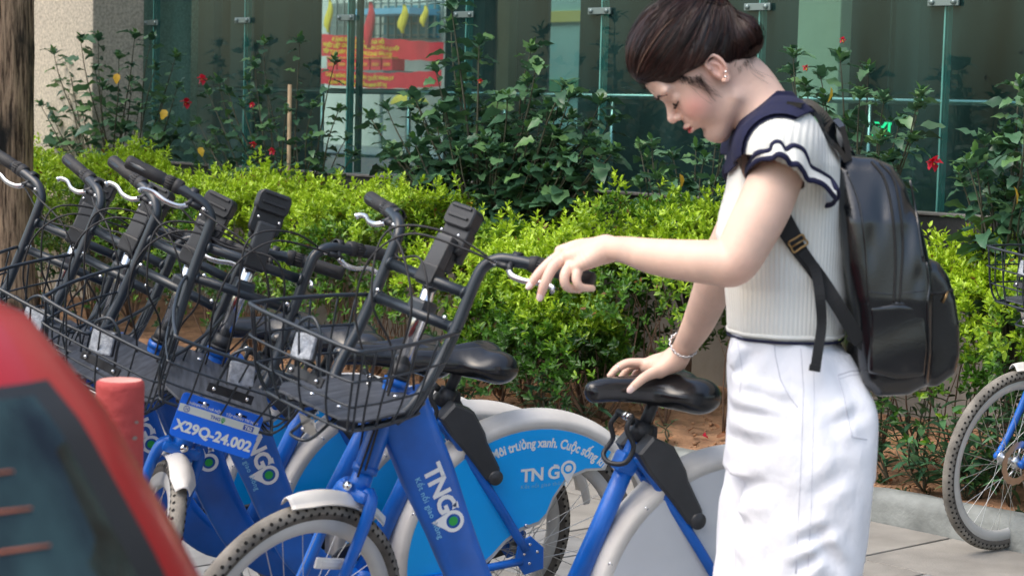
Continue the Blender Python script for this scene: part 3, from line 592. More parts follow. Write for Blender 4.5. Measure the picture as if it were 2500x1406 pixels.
# ---------------------------------------------------------------- hedges
import colorsys
def hedge(label,t0,t1,hf,nspr,seed,depth=.36,nc=6.72,zlow=.14,lowf=None,bright=1.):
    r=np.random.default_rng(seed); th=thing('hedge',label,'hedge',group='clipped bright green hedges'); B=WL(nc,(t0+t1)/2,.12); th.matrix_world=Matrix.Translation(B); inv=th.matrix_world.inverted()
    t=r.uniform(t0,t1,nspr); a=r.beta(1.5,1.1,nspr)*math.pi*1.02-.15  # 0 front low .. pi back
    q=np.where(r.random(nspr)<.72,1.,r.uniform(.45,1,nspr)**.5)
    H=np.array([hf(x) for x in t]); lump=np.array([mnoise.noise(Vector((x*3.2,y*1.4,seed)))*.17+mnoise.noise(Vector((x*9,y*4,seed+5)))*.11 for x,y in zip(t,a)])
    rad=q*(1+lump*2.4); ca,sa=np.cos(a),np.sin(a); hz=(H-zlow)
    sgn=lambda x,p:np.sign(x)*np.abs(x)**p
    n=nc-depth*sgn(ca,.6)*rad; z=zlow+hz*np.clip(sgn(sa,.62),-.1,2)*np.where(sa>0,(.94+.06*rad)*(1+lump*.5),1)
    if lowf is not None: keep=(r.random(nspr)<np.array([lowf(x,(zz-zlow)/(h+1e-6)) for x,zz,h in zip(t,z,hz)])); t,n,z,a,q,H=t[keep],n[keep],z[keep],a[keep],q[keep],H[keep]; ca,sa=np.cos(a),np.sin(a)
    sh=r.random(len(t)); up=np.where((sa>.35)&(sh<.16),r.uniform(.02,.11,len(t)),0.); z=z+up; n=n-np.where((ca>.3)&(sh>.85),r.uniform(.01,.08,len(t)),0)
    N_=len(t); D=np.array(DV);NN=np.array(NV);Z=np.array([0,0,1.])
    P=n[:,None]*NN+t[:,None]*D+z[:,None]*Z
    ax=(-ca*.9)[:,None]*NN+(np.abs(sa)*.9+.45)[:,None]*Z+r.normal(0,.35,(N_,3)); ax/=np.linalg.norm(ax,axis=1)[:,None]
    e1=np.cross(ax,r.normal(0,1,(N_,3))); e1/=np.linalg.norm(e1,axis=1)[:,None]; e2=np.cross(ax,e1)
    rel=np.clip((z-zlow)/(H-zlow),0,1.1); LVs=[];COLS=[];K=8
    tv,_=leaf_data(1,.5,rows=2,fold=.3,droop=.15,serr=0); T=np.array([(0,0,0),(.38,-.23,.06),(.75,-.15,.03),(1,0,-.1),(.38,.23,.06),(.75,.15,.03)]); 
    leaf_tone=np.clip(rel**1.5*.85+.3*r.random(N_)+.25*(q-.8)-.16+np.array([mnoise.noise(Vector((x_*2.3,y_*5,seed+9)))*.55 for x_,y_ in zip(t,z)]),0,1)*bright  # leaf age by height, with dark gaps painted in by clump noise
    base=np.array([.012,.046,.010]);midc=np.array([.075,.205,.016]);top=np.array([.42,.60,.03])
    for k in range(K):
        an=k*1.57+(k//2)*.8+r.normal(0,.3,N_); th_=np.where(k>=6,.35,1.05-.12*(k//2))+r.normal(0,.18,N_)
        rd=np.cos(an)[:,None]*e1+np.sin(an)[:,None]*e2; d=ax*np.cos(th_)[:,None]+rd*np.sin(th_)[:,None]
        y=np.cross(ax,rd); y/=np.linalg.norm(y,axis=1)[:,None]; zz=np.cross(d,y); s=r.uniform(.024,.050,N_)*(1-.05*k)
        o=P+ax*(.011*(k//2))[...,None] if False else P+ax*(.011*(k//2))
        L=o[:,None,:]+s[:,None,None]*(T[None,:,0:1]*d[:,None,:]+T[None,:,1:2]*y[:,None,:]+T[None,:,2:3]*zz[:,None,:]); LVs.append(L)
        g=np.clip(leaf_tone+.10*(k//2)*leaf_tone+r.normal(0,.08,N_),0,1)[:,None]; c=np.where(g<.5,base+(midc-base)*g*2,midc+(top-midc)*(g*2-1)); c=np.where((r.random(N_)<.012)[:,None],np.array([.20,.10,.03]),c); COLS.append(np.repeat(c[:,None,:],6,1))
    V=np.concatenate(LVs).reshape(-1,3);C=np.concatenate(COLS).reshape(-1,3); M=len(V)//6; b=np.arange(M)*6
    F=np.concatenate([np.stack([b,b+1,b+2,b+3],1),np.stack([b,b+3,b+5,b+4],1)])
    # the leaves nearest the lens become parts of their own
    dist=np.linalg.norm(V[::6]-np.array(CAMP),axis=1); near=np.argsort(dist)[:240]; 
    isn=np.zeros(M,bool); isn[near]=True; kf=~np.concatenate([isn,isn])
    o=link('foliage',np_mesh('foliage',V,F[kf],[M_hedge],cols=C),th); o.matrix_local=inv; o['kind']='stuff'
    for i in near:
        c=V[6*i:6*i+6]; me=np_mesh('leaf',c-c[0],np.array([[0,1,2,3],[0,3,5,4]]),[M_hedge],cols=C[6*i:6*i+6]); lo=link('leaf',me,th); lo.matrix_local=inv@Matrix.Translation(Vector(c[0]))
    st=MB(); rs=random.Random(seed)
    for k in range(int((t1-t0)*9)):
        x=rs.uniform(t0,t1); h=hf(x); p=WL(nc+rs.uniform(-.12,.12),x,.1); prev=p
        for j in range(4):
            e=p+Vector((rs.uniform(-.16,.16),rs.uniform(-.16,.16),(h-.2)*rs.uniform(.5,.9))); m_=p.lerp(e,.5)+Vector((rs.uniform(-.07,.07),rs.uniform(-.07,.07),rs.uniform(-.05,.05))); P_=smooth_path([p,m_,e],3); st.tube(P_,[lerp(.0055,.0015,i_/(len(P_)-1)) for i_ in range(len(P_))],5)
    o=link('stems',st.mesh('stems',M_stem),th); o.matrix_local=inv
    return th
tp=lambda px,py:tpx(6.5,px,py)
xs=[(-40,345),(80,385),(180,372),(235,330),(280,372),(400,408),(540,408),(700,432),(900,428),(975,450),(1000,575),(1060,545),(1130,525),(1250,575),(1370,575),(1430,500),(1490,440),(1560,490),(1640,500),(1720,560)]
ht=[tp(a,b) for a,b in xs]; hh=[hpx(6.62,a,b) for a,b in xs]
hf1=lambda t:interp(ht,hh,t)-(.125 if t<-7.6 else .075)
def low1(t,u):
    if t>-7.0: return 1. if u>.50 else (.8 if u>.15 else .5)
    return 1. if u>.4 else .85
hedge('long bright green hedge running behind the parked bicycles to the woman',ht[0]-1.2,ht[-1],hf1,15500,21,lowf=low1)
xs2=[(1960,600),(2100,600),(2260,625),(2350,640),(2430,640),(2520,650),(2700,650)]
ht2=[tp(a,b) for a,b in xs2]; hh2=[hpx(6.62,a,b) for a,b in xs2]
hedge('short bright green hedge beyond the backpack at the right',ht2[0]+.15,ht2[-1]+.5,lambda t:interp(ht2,hh2,t)-.04,5200,22,lowf=lambda t,u:1. if u>.45 else .4)
hedge('low loose green shrub in front of the long hedge beside the rear wheels',tpx(6.35,1110,950),tpx(6.35,1420,950),lambda t:.62+.1*math.sin(t*7),2300,23,depth=.2,nc=6.46,zlow=.12,bright=.8)
# long leaved plants
def lance(label,n,px,h,ns,seed,lf=.11,grp='long leaved plants along the kerb'):
    r=random.Random(seed); t=tpx(n,px,1100); B=WL(n,t,.1); th=thing('leafy_plant',label,'plant',group=grp); th.matrix_world=Matrix.Translation(B); inv=th.matrix_world.inverted(); LV=[]; st=MB()
    for k in range(ns):
        T=B+Vector((r.uniform(-.16,.16),r.uniform(-.16,.16),h*r.uniform(.55,1.05))); m_=B.lerp(T,.5)+Vector((r.uniform(-.03,.03),r.uniform(-.03,.03),0)); P=smooth_path([B,m_,T],4); st.tube(P,[.004]*4+[.0025]*(len(P)-4),5)
        for j in range(9):
            u=.35+.65*j/8; q=P[min(len(P)-1,int(u*(len(P)-1)))]; an=j*2.4+r.random(); d=Vector((math.cos(an),math.sin(an),r.uniform(-.1,.7))); LV.append((r.choice(LL),aim(q,d,lf*r.uniform(.55,1.1),r.uniform(-.3,.3))))
    o=link('stems',st.mesh('stems',M_gst),th); o.matrix_local=inv; add_leaves(th,LV); return th
LPn=[(6.42,2175,.36,5,'left of the others at the kerb, beside the white trousers'),(6.36,2260,.26,5,'low and hanging over the kerb, second from the trousers'),(6.5,2330,.42,6,'tall one just left of the right bicycle wheel'),(6.42,2400,.34,6,'behind the upper left of the right bicycle wheel rim'),(6.4,2470,.42,6,'behind the hub of the right bicycle wheel'),(6.6,2440,.6,6,'tall one behind the right bicycle basket'),(6.38,2560,.4,6,'at the right edge of the frame'),(6.7,2230,.5,6,'in the shade under the backpack'),(6.7,2130,.42,4,'dark one between trousers and backpack'),(6.37,2365,.22,5,'lowest one at the foot of the right bicycle wheel')]
for i,(n,px,h,ns,l) in enumerate(LPn): lance('long leaved plant, '+l,n,px,h,ns,40+i,lf=.115)
for i,(n,px,h,ns,l) in enumerate([(6.33,1130,.30,4,'beside the highest wheel cover'),(6.36,1330,.26,4,'in front of the low shrub behind the sticker'),(6.4,1415,.2,3,'small one at the right end of the low shrub')]): lance('long leaved plant '+l,n,px,h,ns,60+i,lf=.10)
lance('tiny seedling standing alone in the bare soil',6.4,1630,.13,2,71,lf=.045)
# fallen leaves and petals
rl=random.Random(5)
for k in range(46):
    n=rl.uniform(6.35,7.5); px=rl.choice([rl.uniform(1480,1790),rl.uniform(2110,2330)]); t=tpx(n,px,1000); pet=k%9==0
    p=WL(n,t,.10+.045*max(0,n-6.5)+.012); o=thing('fallen_petal' if pet else 'fallen_leaf','crumpled magenta petal lying on the bare soil' if pet else 'dry brown leaf lying on the soil of the bed','petal' if pet else 'leaf',group='fallen petals on the soil' if pet else 'fallen dry leaves on the soil',data=DL[0] if not pet else HLp if 'HLp' in globals() else DL[0])
    if pet:
        if 'HLp' not in globals(): globals()['HLp']=leaf_mesh('petal',M_fl,1,.9,rows=4,fold=.5,droop=-.3,serr=.1,wave=.6)
        o.data=HLp
    o.matrix_world=aim(p,Vector((rl.uniform(-1,1),rl.uniform(-1,1),.05)),rl.uniform(.025,.05),rl.uniform(-.6,.6))
# tree
def tree():
    n=5.85; t=tpx(n,-32,300); B=WL(n,t,-.02); th=thing('street_tree','thick brown street tree trunk with black stained cracked bark at the left edge','tree'); th.matrix_world=Matrix.Translation(B); V=[];F=[];K=72;R=90
    for i in range(R+1):
        z=4.6*i/R
        for j in range(K):
            a=2*math.pi*j/K; p=Vector((math.cos(a),math.sin(a),0)); q=Vector((p.x*4.5,p.y*4.5,z*1.1)); rid=abs(mnoise.noise(q*1.7))*.016+abs(mnoise.noise(Vector((p.x*11,p.y*11,z*2.2))))*.012+mnoise.noise(Vector((p.x*1.3,p.y*1.3,z*.8)))*.02
            r=.265-.012*z+.10*math.exp(-z*3)+rid; V.append((B.x+p.x*r+.02*math.sin(z),B.y+p.y*r,B.z+z))
    for i in range(R):
        for j in range(K): F.append((i*K+j,i*K+(j+1)%K,(i+1)*K+(j+1)%K,(i+1)*K+j))
    m=bpy.data.materials.new('bark'); m.use_nodes=True; nt=m.node_tree; Nn=nt.nodes; L=nt.links; b=Nn['Principled BSDF']; b.inputs['Roughness'].default_value=.9
    tc=Nn.new('ShaderNodeTexCoord'); mp=Nn.new('ShaderNodeMapping'); mp.inputs['Scale'].default_value=(1,1,.11); L.new(tc.outputs['Object'],mp.inputs[0])
    w=Nn.new('ShaderNodeTexNoise'); w.inputs['Scale'].default_value=38; w.inputs['Detail'].default_value=9; w.inputs['Roughness'].default_value=.68; L.new(mp.outputs[0],w.inputs['Vector'])
    r=Nn.new('ShaderNodeValToRGB'); L.new(w.outputs['Fac'],r.inputs[0]); r.color_ramp.elements[0].position=.38; r.color_ramp.elements[0].color=(.05,.028,.016,1); r.color_ramp.elements[1].position=.58; r.color_ramp.elements[1].color=(.46,.31,.20,1)
    s=Nn.new('ShaderNodeTexNoise'); s.inputs['Scale'].default_value=2.6; s.inputs['Detail'].default_value=8; mp2=Nn.new('ShaderNodeMapping'); mp2.inputs['Scale'].default_value=(1,1,.55); mp2.inputs['Location'].default_value=(.3,.7,.2); L.new(tc.outputs['Object'],mp2.inputs[0]); L.new(mp2.outputs[0],s.inputs['Vector'])
    r2=Nn.new('ShaderNodeValToRGB'); L.new(s.outputs['Fac'],r2.inputs[0]); r2.color_ramp.elements[0].position=.52; r2.color_ramp.elements[0].color=(0,0,0,1); r2.color_ramp.elements[1].position=.60; r2.color_ramp.elements[1].color=(1,1,1,1)
    mx=Nn.new('ShaderNodeMix'); mx.data_type='RGBA'; L.new(r2.outputs[0],mx.inputs[0]); L.new(r.outputs[0],mx.inputs[6]); mx.inputs[7].default_value=(.012,.011,.010,1); L.new(mx.outputs[2],b.inputs['Base Color'])
    bpn=Nn.new('ShaderNodeBump'); bpn.inputs['Strength'].default_value=.9; bpn.inputs['Distance'].default_value=.02; L.new(w.outputs['Fac'],bpn.inputs['Height']); L.new(bpn.outputs[0],b.inputs['Normal'])
    o=link('trunk',np_mesh('trunk',V,F,[m]),th); o.matrix_local=th.matrix_world.inverted()
    # crown high above the frame
    r_=random.Random(9); br=MB(); LV=[];V=[];F=[]
    top=B+Vector((0,0,4.5))
    for k in range(9):
        an=k*.7; e=top+Vector((math.cos(an)*r_.uniform(1,2.2),math.sin(an)*r_.uniform(1,2.2),r_.uniform(.8,2.6))); br.tube(smooth_path([top-Vector((0,0,.2)),top.lerp(e,.5)+Vector((0,0,.3)),e],4),[.1-.01*i for i in range(9)],7)
        for j in range(330):
            c=e+Vector((r_.gauss(0,.6),r_.gauss(0,.6),r_.gauss(0,.4))); d=Vector((r_.uniform(-1,1),r_.uniform(-1,1),r_.uniform(-.6,.4))).normalized(); y=d.cross(Vector((0,0,1))).normalized()*.05; o_=len(V); V+=[tuple(c),tuple(c+d*.07-y),tuple(c+d*.16),tuple(c+d*.07+y)]; F.append((o_,o_+1,o_+2,o_+3))
    o=link('limbs',br.mesh('limbs',m),th); o.matrix_local=th.matrix_world.inverted()
    o=link('crown',np_mesh('crown',V,F,[M_hib]),th); o.matrix_local=th.matrix_world.inverted(); o['kind']='stuff'
tree()
# ================================================================ bicycles
M_blue=mat('blue bicycle paint',(.0,.112,.50),.36,coat=.18,var=.22,vscale=9,detail=10,rvar=.14,bump=.02,bscale=300)
M_blk=mat('black painted tube',(.017,.024,.032),.34,coat=.15,var=.2,vscale=14,rvar=.08)
M_blkp=mat('black plastic',(.016,.018,.021),.45,var=.2,vscale=30,bump=.06,bscale=250)
M_rub=mat('black rubber',(.018,.018,.019),.62,var=.25,vscale=40,bump=.1,bscale=200)
M_tyre=mat('dusty grey tyre',(.20,.185,.16),.9,var=.35,vscale=18,bump=.25,bscale=150)
M_tyred=mat('tyre side rubber',(.10,.09,.078),.85,var=.3,vscale=30)
M_holeshade=mat('hole shade',(.008,.007,.006),.9)  # near black patch colour for the shade inside holes
M_rim=mat('grey painted rim',(.50,.50,.485),.35,.15,var=.12,vscale=9,rvar=.08)
M_cover=mat('dirty white plastic',(.63,.61,.57),.46,var=.2,vscale=6,detail=10,bump=.04,bscale=60,col2=None)
M_panel=mat('white guard panel',(.60,.63,.66),.35,var=.05,vscale=6)
M_fend=mat('white plastic fender',(.74,.72,.68),.35,var=.08,vscale=10)
M_stick=mat('sky blue sticker',(.0,.40,.98),.32,var=.05,vscale=8)
M_white=mat('white print',(.80,.82,.82),.4); M_green=mat('green print',(.01,.36,.06),.4); M_pblue=mat('plate blue',(.005,.15,.80),.35); M_teal=mat('pale blue print',(.22,.55,.78),.45)
M_seat=mat('black glossy saddle vinyl',(.010,.011,.013),.22,coat=.25,var=.2,vscale=40,bump=.05,bscale=300)
M_board=mat('dark grey board',(.055,.062,.075),.5,var=.5,vscale=14,stretch=(1,6,1),bump=.05)
M_refl=mat('clear reflector',(.36,.39,.43),.22,.1,var=.35,vscale=60,bump=.5,bscale=260,coat=.6)
M_spoke=mat('spoke wire',(.60,.60,.58),.3,.9)
M_lock=mat('charcoal lock case',(.035,.038,.042),.42,var=.12,vscale=20,bump=.08,bscale=300)
SA=math.radians(71.8); WB=1.12; RWH=.332
FU=Vector((math.sin(SA),0,math.cos(SA))); AXV=Vector((-math.cos(SA),0,math.sin(SA))); LVv=Vector((0,1,0)); A0=Vector((WB,0,RWH))-FU*.045
MC={}
def cached(key,f):
    if key not in MC: MC[key]=f()
    return MC[key]
XZ=lambda y:(lambda a,b,h:Vector((a,h,b)))
def tyre_mesh():
    b=MB(); K=96; n=12; vs=[];fs=[];R0,rt=.309,.0215
    for i in range(K):
        a=2*math.pi*i/K
        for j in range(n):
            c=2*math.pi*j/n; r=R0+rt*math.cos(c)*(1.0); y=rt*.95*math.sin(c); vs.append((r*math.cos(a),y,r*math.sin(a)))
    mi=[]
    for i in range(K):
        for j in range(n):
            b_=((i+1)%K)*n; fs.append((i*n+j,i*n+(j+1)%n,b_+(j+1)%n,b_+j)); mi.append(0 if j in(0,1,10,11,2,9) else 1)
    b.add(vs,fs); b.m=mi
    # two staggered rows of holes in each sidewall, flat dark patches painted as their shade
    H=84
    for s in(-1,1):
        for row,(rr_,cc) in enumerate(((.3165,math.radians(52)),(.303,math.radians(88)))):
            for k in range(H):
                a=2*math.pi*(k+.5*row)/H; R=R0+rt*math.cos(cc); y=s*rt*.95*math.sin(cc); c=Vector((R*math.cos(a),y,R*math.sin(a))); nr=Vector((math.cos(cc)*math.cos(a),s*math.sin(cc),math.cos(cc)*math.sin(a))).normalized()
                ta=Vector((-math.sin(a),0,math.cos(a))); tb=nr.cross(ta); o=[c+nr*.0006+ta*(.0047*math.cos(q))+tb*(.0047*math.sin(q)) for q in np.linspace(0,5.24,6)]
                b.add([*o],[(0,1,2,3,4,5)] if s<0 else [(5,4,3,2,1,0)],2,False)
    return b.mesh('tyre',M_tyre,M_tyred,M_holeshade)
def rim_mesh():
    b=MB(); K=96; pr=[(.294,-.0135),(.297,-.010),(.297,.010),(.294,.0135),(.272,.0135),(.262,.009),(.258,.0),(.262,-.009),(.272,-.0135)]; n=len(pr); vs=[];fs=[]
    for i in range(K):
        a=2*math.pi*i/K
        for r,y in pr: vs.append((r*math.cos(a),y,r*math.sin(a)))
    for i in range(K):
        for j in range(n): q=((i+1)%K)*n; fs.append((i*n+j,i*n+(j+1)%n,q+(j+1)%n,q+j))
    return b.add(vs,fs).mesh('rim',M_rim)
def spokes_mesh():
    b=MB()
    for k in range(32):
        a=2*math.pi*k/32; s=1 if k%2 else -1; d=(1 if (k//2)%2 else -1)*1.15; h=a+d
        b.tube([(.022*math.cos(h),s*.03,.022*math.sin(h)),(.262*math.cos(a),s*.003,.262*math.sin(a))],.0011,4,False)
    return b.mesh('spokes',M_spoke)
def hub_mesh():
    b=MB(); b.lathe([(0,-.055),(.006,-.055),(.006,-.045),(.014,-.043),(.026,-.036),(.026,-.03),(.014,-.026),(.014,.026),(.026,.03),(.026,.036),(.014,.043),(.006,.045),(.006,.055),(0,.055)],(0,0,0),(0,1,0),18); return b.mesh('hub',M_steel)
def rotor_mesh():
    b=MB(); K=48
    for s in(0,1):
        vs=[];
        for i in range(K):
            a=2*math.pi*i/K; w=.0025*math.sin(a*16); vs+= [(.055*math.cos(a),.036+s*.002,.055*math.sin(a)),((.080+w)*math.cos(a),.036+s*.002,(.080+w)*math.sin(a))]
        fs=[(2*i,2*i+1,(2*i+3)%(2*K),(2*i+2)%(2*K)) for i in range(K)]; b.add(vs,fs)
    for k in range(5):
        a=k*1.257; b.tube([(.02*math.cos(a),.037,.02*math.sin(a)),(.06*math.cos(a+.4),.037,.06*math.sin(a+.4))],.003,5)
    return b.mesh('brake_rotor',M_steel)
def wheel(parent,name,mat4,rotor=False,spin=0.):
    w=link(name,cached('hub',hub_mesh),parent,mat4@Matrix.Rotation(spin,4,'Y'))
    link('tyre',cached('tyre',tyre_mesh),w); link('rim',cached('rim',rim_mesh),w); link('spokes',cached('spokes',spokes_mesh),w)
    if rotor: link('brake_rotor',cached('rotor',rotor_mesh),w)
    return w
def sweep_xz(path,widths,thick,nn=5,m=None,bulge=.5,name='x'):
    """rounded rectangular tube along a path in the x-z plane"""
    P=smooth_path([(p[0],0,p[1]) for p in path],nn); W=np.interp(np.linspace(0,1,len(P)),np.linspace(0,1,len(widths)),widths); TH=np.interp(np.linspace(0,1,len(P)),np.linspace(0,1,len(thick)),thick); return P,W,TH
def rr_tube(b,P,W,TH,mi=0,e=.45,n=20):
    vs=[];fs=[];k=len(P)
    for i in range(k):
        t=(P[min(i+1,k-1)]-P[max(i-1,0)]).normalized(); x=Vector((t.z,0,-t.x)); y=Vector((0,1,0))
        for j in range(n):
            a=2*math.pi*j/n; c,s=math.cos(a),math.sin(a); vs.append(P[i]+x*(W[i]/2*math.copysign(abs(c)**e,c))+y*(TH[i]/2*math.copysign(abs(s)**e,s)))
    for i in range(k-1):
        for j in range(n): fs.append((i*n+j,i*n+(j+1)%n,(i+1)*n+(j+1)%n,(i+1)*n+j))
    fs.append(tuple(range(n-1,-1,-1))); fs.append(tuple((k-1)*n+j for j in range(n))); b.add(vs,fs,mi)
DT=[(.876,.88),(.845,.80),(.80,.70),(.745,.58),(.69,.46),(.63,.36),(.55,.29),(.46,.268)]
SAXIS=lambda w:A0+AXV*w
SEATA=Vector((.262,0,.775)); BBP=Vector((.462,0,.285))
def frame_mesh():
    b=MB(); P,W,TH=sweep_xz(DT,[.12,.125,.125,.108,.10,.098,.09,.075],[.05,.056,.056,.052,.05,.05,.055,.06]); rr_tube(b,P,W,TH)
    b.tube([SAXIS(.415),SAXIS(.43),SAXIS(.62),SAXIS(.632)],[.023,.0265,.0265,.024],18); b.tube([BBP,BBP.lerp(SEATA,.5),SEATA],[.026,.0235,.022],16,flat=1.)
    b.lathe([(0,-.045),(.027,-.045),(.027,.045),(0,.045)],BBP,(0,1,0),20)
    for s in(-1,1):
        # seat stays: flat bars from the seat cluster to the dropout
        b.tube(smooth_path([(.285,s*.020,.72),(.235,s*.036,.66),(.12,s*.056,.50),(.022,s*.062,.355)],4),.0125,10,flat=.75)
        b.tube(smooth_path([(.44,s*.03,.275),(.30,s*.052,.285),(.03,s*.062,.325)],4),.011,10)
        b.prism([(-.035,.30),(.02,.285),(.05,.325),(.045,.38),(.01,.395),(-.03,.36)],lambda x,z,h,s=s:Vector((x,s*.062+h,z)),-.0035,.0035,.001)
        for q in((-.012,.35),(.012,.372),(.026,.345),(.008,.318)): b.lathe([(0,.0045),(.004,.0045),(.004,0),(0,0)],(q[0],s*.062,q[1]),(0,s,0),8,1)
    b.box((.30,0,.70),(.05,.052,.05),Matrix.Rotation(-.4,3,'Y'),.012); b.tube([(.232,-.045,.655),(.232,.045,.655)],.009,8)
    # head gusset lugs
    for w in(.418,.622): b.tube([SAXIS(w-.008),SAXIS(w+.008)],.0295,18)
    return b.mesh('frame',M_blue,M_chrome)
def dt_at(z):
    zs=[p[1] for p in DT][::-1]; xs_=[p[0] for p in DT][::-1]; return float(np.interp(z,zs,xs_))
def place_text(b,txt,size,bold,org,dx,dy,nrm,mi=0,align='LEFT',sp=1.,shear=0.,off=.0006):
    tv,tf=text_geo(txt,size,bold,align,sp,shear); org,dx,dy,nrm=map(Vector,(org,dx,dy,nrm)); b.add([org+dx*x+dy*y+nrm*off for x,y,_ in tv],tf,mi,False)
def disc(b,c,dx,dy,nrm,r,off,mi,n=24,r2=None):
    c,dx,dy,nrm=map(Vector,(c,dx,dy,nrm)); o=[c+nrm*off+dx*(r*math.cos(2*math.pi*k/n))+dy*(r*math.sin(2*math.pi*k/n)) for k in range(n)]
    if r2 is None: b.add(o,[tuple(range(n))],mi,False)
    else:
        i_=[c+nrm*off+dx*(r2*math.cos(2*math.pi*k/n))+dy*(r2*math.sin(2*math.pi*k/n)) for k in range(n)]; b.add(o+i_,[(k,(k+1)%n,n+(k+1)%n,n+k) for k in range(n)],mi,False)
def pin(b,c,dx,dy,nrm,r,mi,mg,off=.0006):
    """map-pin mark: open ring running down to a point, filled dot inside"""
    c,dx,dy,nrm=map(Vector,(c,dx,dy,nrm)); n=32; a0=math.radians(-90-48); a1=math.radians(-90+48+360-0)
    out=[(r*math.cos(a),r*math.sin(a)) for a in np.linspace(math.radians(-42),math.radians(222),n)]; inn=[(r*.66*math.cos(a),r*.66*math.sin(a)) for a in np.linspace(math.radians(-42),math.radians(222),n)]
    tip=(0,-r*2.05); P=lambda q,o=off:c+dx*q[0]+dy*q[1]+nrm*o
    b.add([P(q) for q in out]+[P(q) for q in inn],[(k,k+1,n+k+1,n+k) for k in range(n-1)],mi,False)
    low=[inn[-1]]+[(r*.66*math.cos(a),r*.66*math.sin(a)) for a in np.linspace(math.radians(222),math.radians(318),10)][1:-1]+[inn[0]]
    pts=[out[-1]]+low+[out[0],tip]; b.add([P(q) for q in pts],[tuple(range(len(pts)))],mi,False)
    disc(b,c,dx,dy,nrm,r*.42,off,mg)
def frame_logo():
    """print running down the left face of the down tube"""
    b=MB()
    for s in(1,-1):
        top=Vector((dt_at(.70),0,.70)); bot=Vector((dt_at(.50),0,.50)); dx=(bot-top).normalized() if s>0 else (bot-top).normalized()
        nrm=Vector((0,s,0)); dy=nrm.cross(dx)
        o=top+dx*-.022+nrm*.0288-dy*.012
        place_text(b,'TN',.060,.0022,o,dx,dy,nrm,0,sp=.9); place_text(b,'G',.060,.0022,o+dx*.078,dx,dy,nrm,0)
        # little arrow flying off the G
        q=o+dx*.112+dy*.045; b.add([q+dx*-.006+dy*.002+nrm*.0006,q+dx*.012+dy*.0+nrm*.0006,q+dx*.0+dy*-.014+nrm*.0006],[(0,1,2)],0,False)
        pin(b,o+dx*.146+dy*.021,dx*.92+dy*-.38,dy*.92+dx*.38,nrm,.026,0,1)
        place_text(b,'Kết nối giao thông',.0185,.0002,o+dx*.012-dy*.026,dx,dy,nrm,2,sp=1.1)
    return b.mesh('lettering',M_white,M_green,M_teal)
def stempost():
    b=MB(); b.tube([SAXIS(.632),SAXIS(.668)],[.024,.022],16,mi=1); b.tube([SAXIS(.66),SAXIS(.90)],.0165,16); b.tube([SAXIS(.632),SAXIS(.64)],.027,16,mi=1); return b.mesh('stem',M_chrome,M_blkp)
def T_steer(steer):
    """matrix taking steering coords (u forward, v left, w along axis) to bicycle coords"""
    R=Matrix((FU,LVv,AXV)).transposed(); return Matrix.Translation(A0)@R.to_4x4()@Matrix.Rotation(steer,4,'Z')
def fork_mesh():
    b=MB()
    b.tube([(0,0,.345),(0,0,.42)],[.027,.023],16); b.box((0,0,.36),(.05,.10,.03),None,.012)
    for s in(-1,1):
        P=smooth_path([(0.,s*.030,.375),(.0,s*.054,.345),(.006,s*.058,.22),(.022,s*.058,.09),(.045,s*.058,.0)],5); b.tube(P,[lerp(.0165,.0105,i/(len(P)-1)) for i in range(len(P))],12)
        b.tube([(.045,s*.049,0),(.045,s*.064,0)],.014,12)
    b.lathe([(0,.012),(.009,.012),(.011,.004),(.011,0),(0,0)],(.03,0,.372),(1,0,.15),12,1)
    return b.mesh('fork',M_blue,M_chrome)
def fender_arc(a0,a1,R=.352,w=.055,curl=.022,K=26):
    vs=[];fs=[];b=MB();n=9
    for i in range(K+1):
        u=i/K; a=lerp(a0,a1,u); ww=w*(.55+.45*min(1,math.sin(math.pi*u)*2.2)); 
        for side in(0,1):
            for j in range(n):
                c=lerp(-1,1,j/(n-1)); r=R-curl*c*c-side*.003; vs.append((.045+r*math.cos(a),c*ww/2*(1 if not side else .96),r*math.sin(a)))
    st=2*n
    for i in range(K):
        for j in range(n-1):
            p=i*st+j; fs.append((p,p+1,p+st+1,p+st)); q=p+n; fs.append((q,q+st,q+st+1,q+1))
        for j in(0,n-1): p=i*st+j; fs.append((p,p+st,p+st+n,p+n))
    for i in(0,K):
        for j in range(n-1): p=i*st+j; fs.append((p,p+n,p+n+1,p+1))
    return b.add(vs,fs)
def ffender(): return fender_arc(math.radians(64),math.radians(116),R=.358,w=.068).mesh('front_fender',M_fend)
# ---- handlebar in steering coords
def bars_mesh():
    b=MB(); r=.0135
    for s in(-1,1):
        P=smooth_path([(.075,s*.105,.555),(.062,s*.128,.60),(.035,s*.134,.70),(.022,s*.135,.80),(.016,s*.135,.90),(.010,s*.140,.935),(0,s*.165,.960),(-.018,s*.205,.970),(-.032,s*.235,.974)],5); b.tube(P,r,12)
        b.tube([P[-1],Vector((-.075,s*.355,.986))],.0112,10)
    b.tube([(.016,-.135,.865),(.016,.135,.865)],.0125,12); b.tube([(.021,-.135,.785),(.021,.135,.785)],.0125,12)
    b.box((0.004,0,.80),(.05,.05,.035),None,.008); b.box((.004,0,.865),(.05,.06,.034),None,.008)
    # welds
    for s in(-1,1):
        for w in(.865,.785): b.tube([(.018,s*.118,w),(.018,s*.126,w)],.016,12)
    b.tube(smooth_path([(.075,-.105,.555),(.10,-.09,.535),(.17,-.085,.512)],4),.008,8); b.tube(smooth_path([(.075,.105,.555),(.10,.09,.535),(.17,.085,.512)],4),.008,8)
    b.tube([(.10,-.09,.537),(.10,.09,.537)],.007,8)
    for s in(-1,1): b.lathe([(0,.006),(.005,.006),(.006,0),(0,0)],(.04,s*.11,.80),(1,0,0),8,1)
    return b.mesh('handlebar',M_blk,M_chrome)
def grip_dirs(s):
    a=Vector((-.032,s*.222,.974)); e=Vector((-.082,s*.355,.986)); return a,(e-a).normalized()
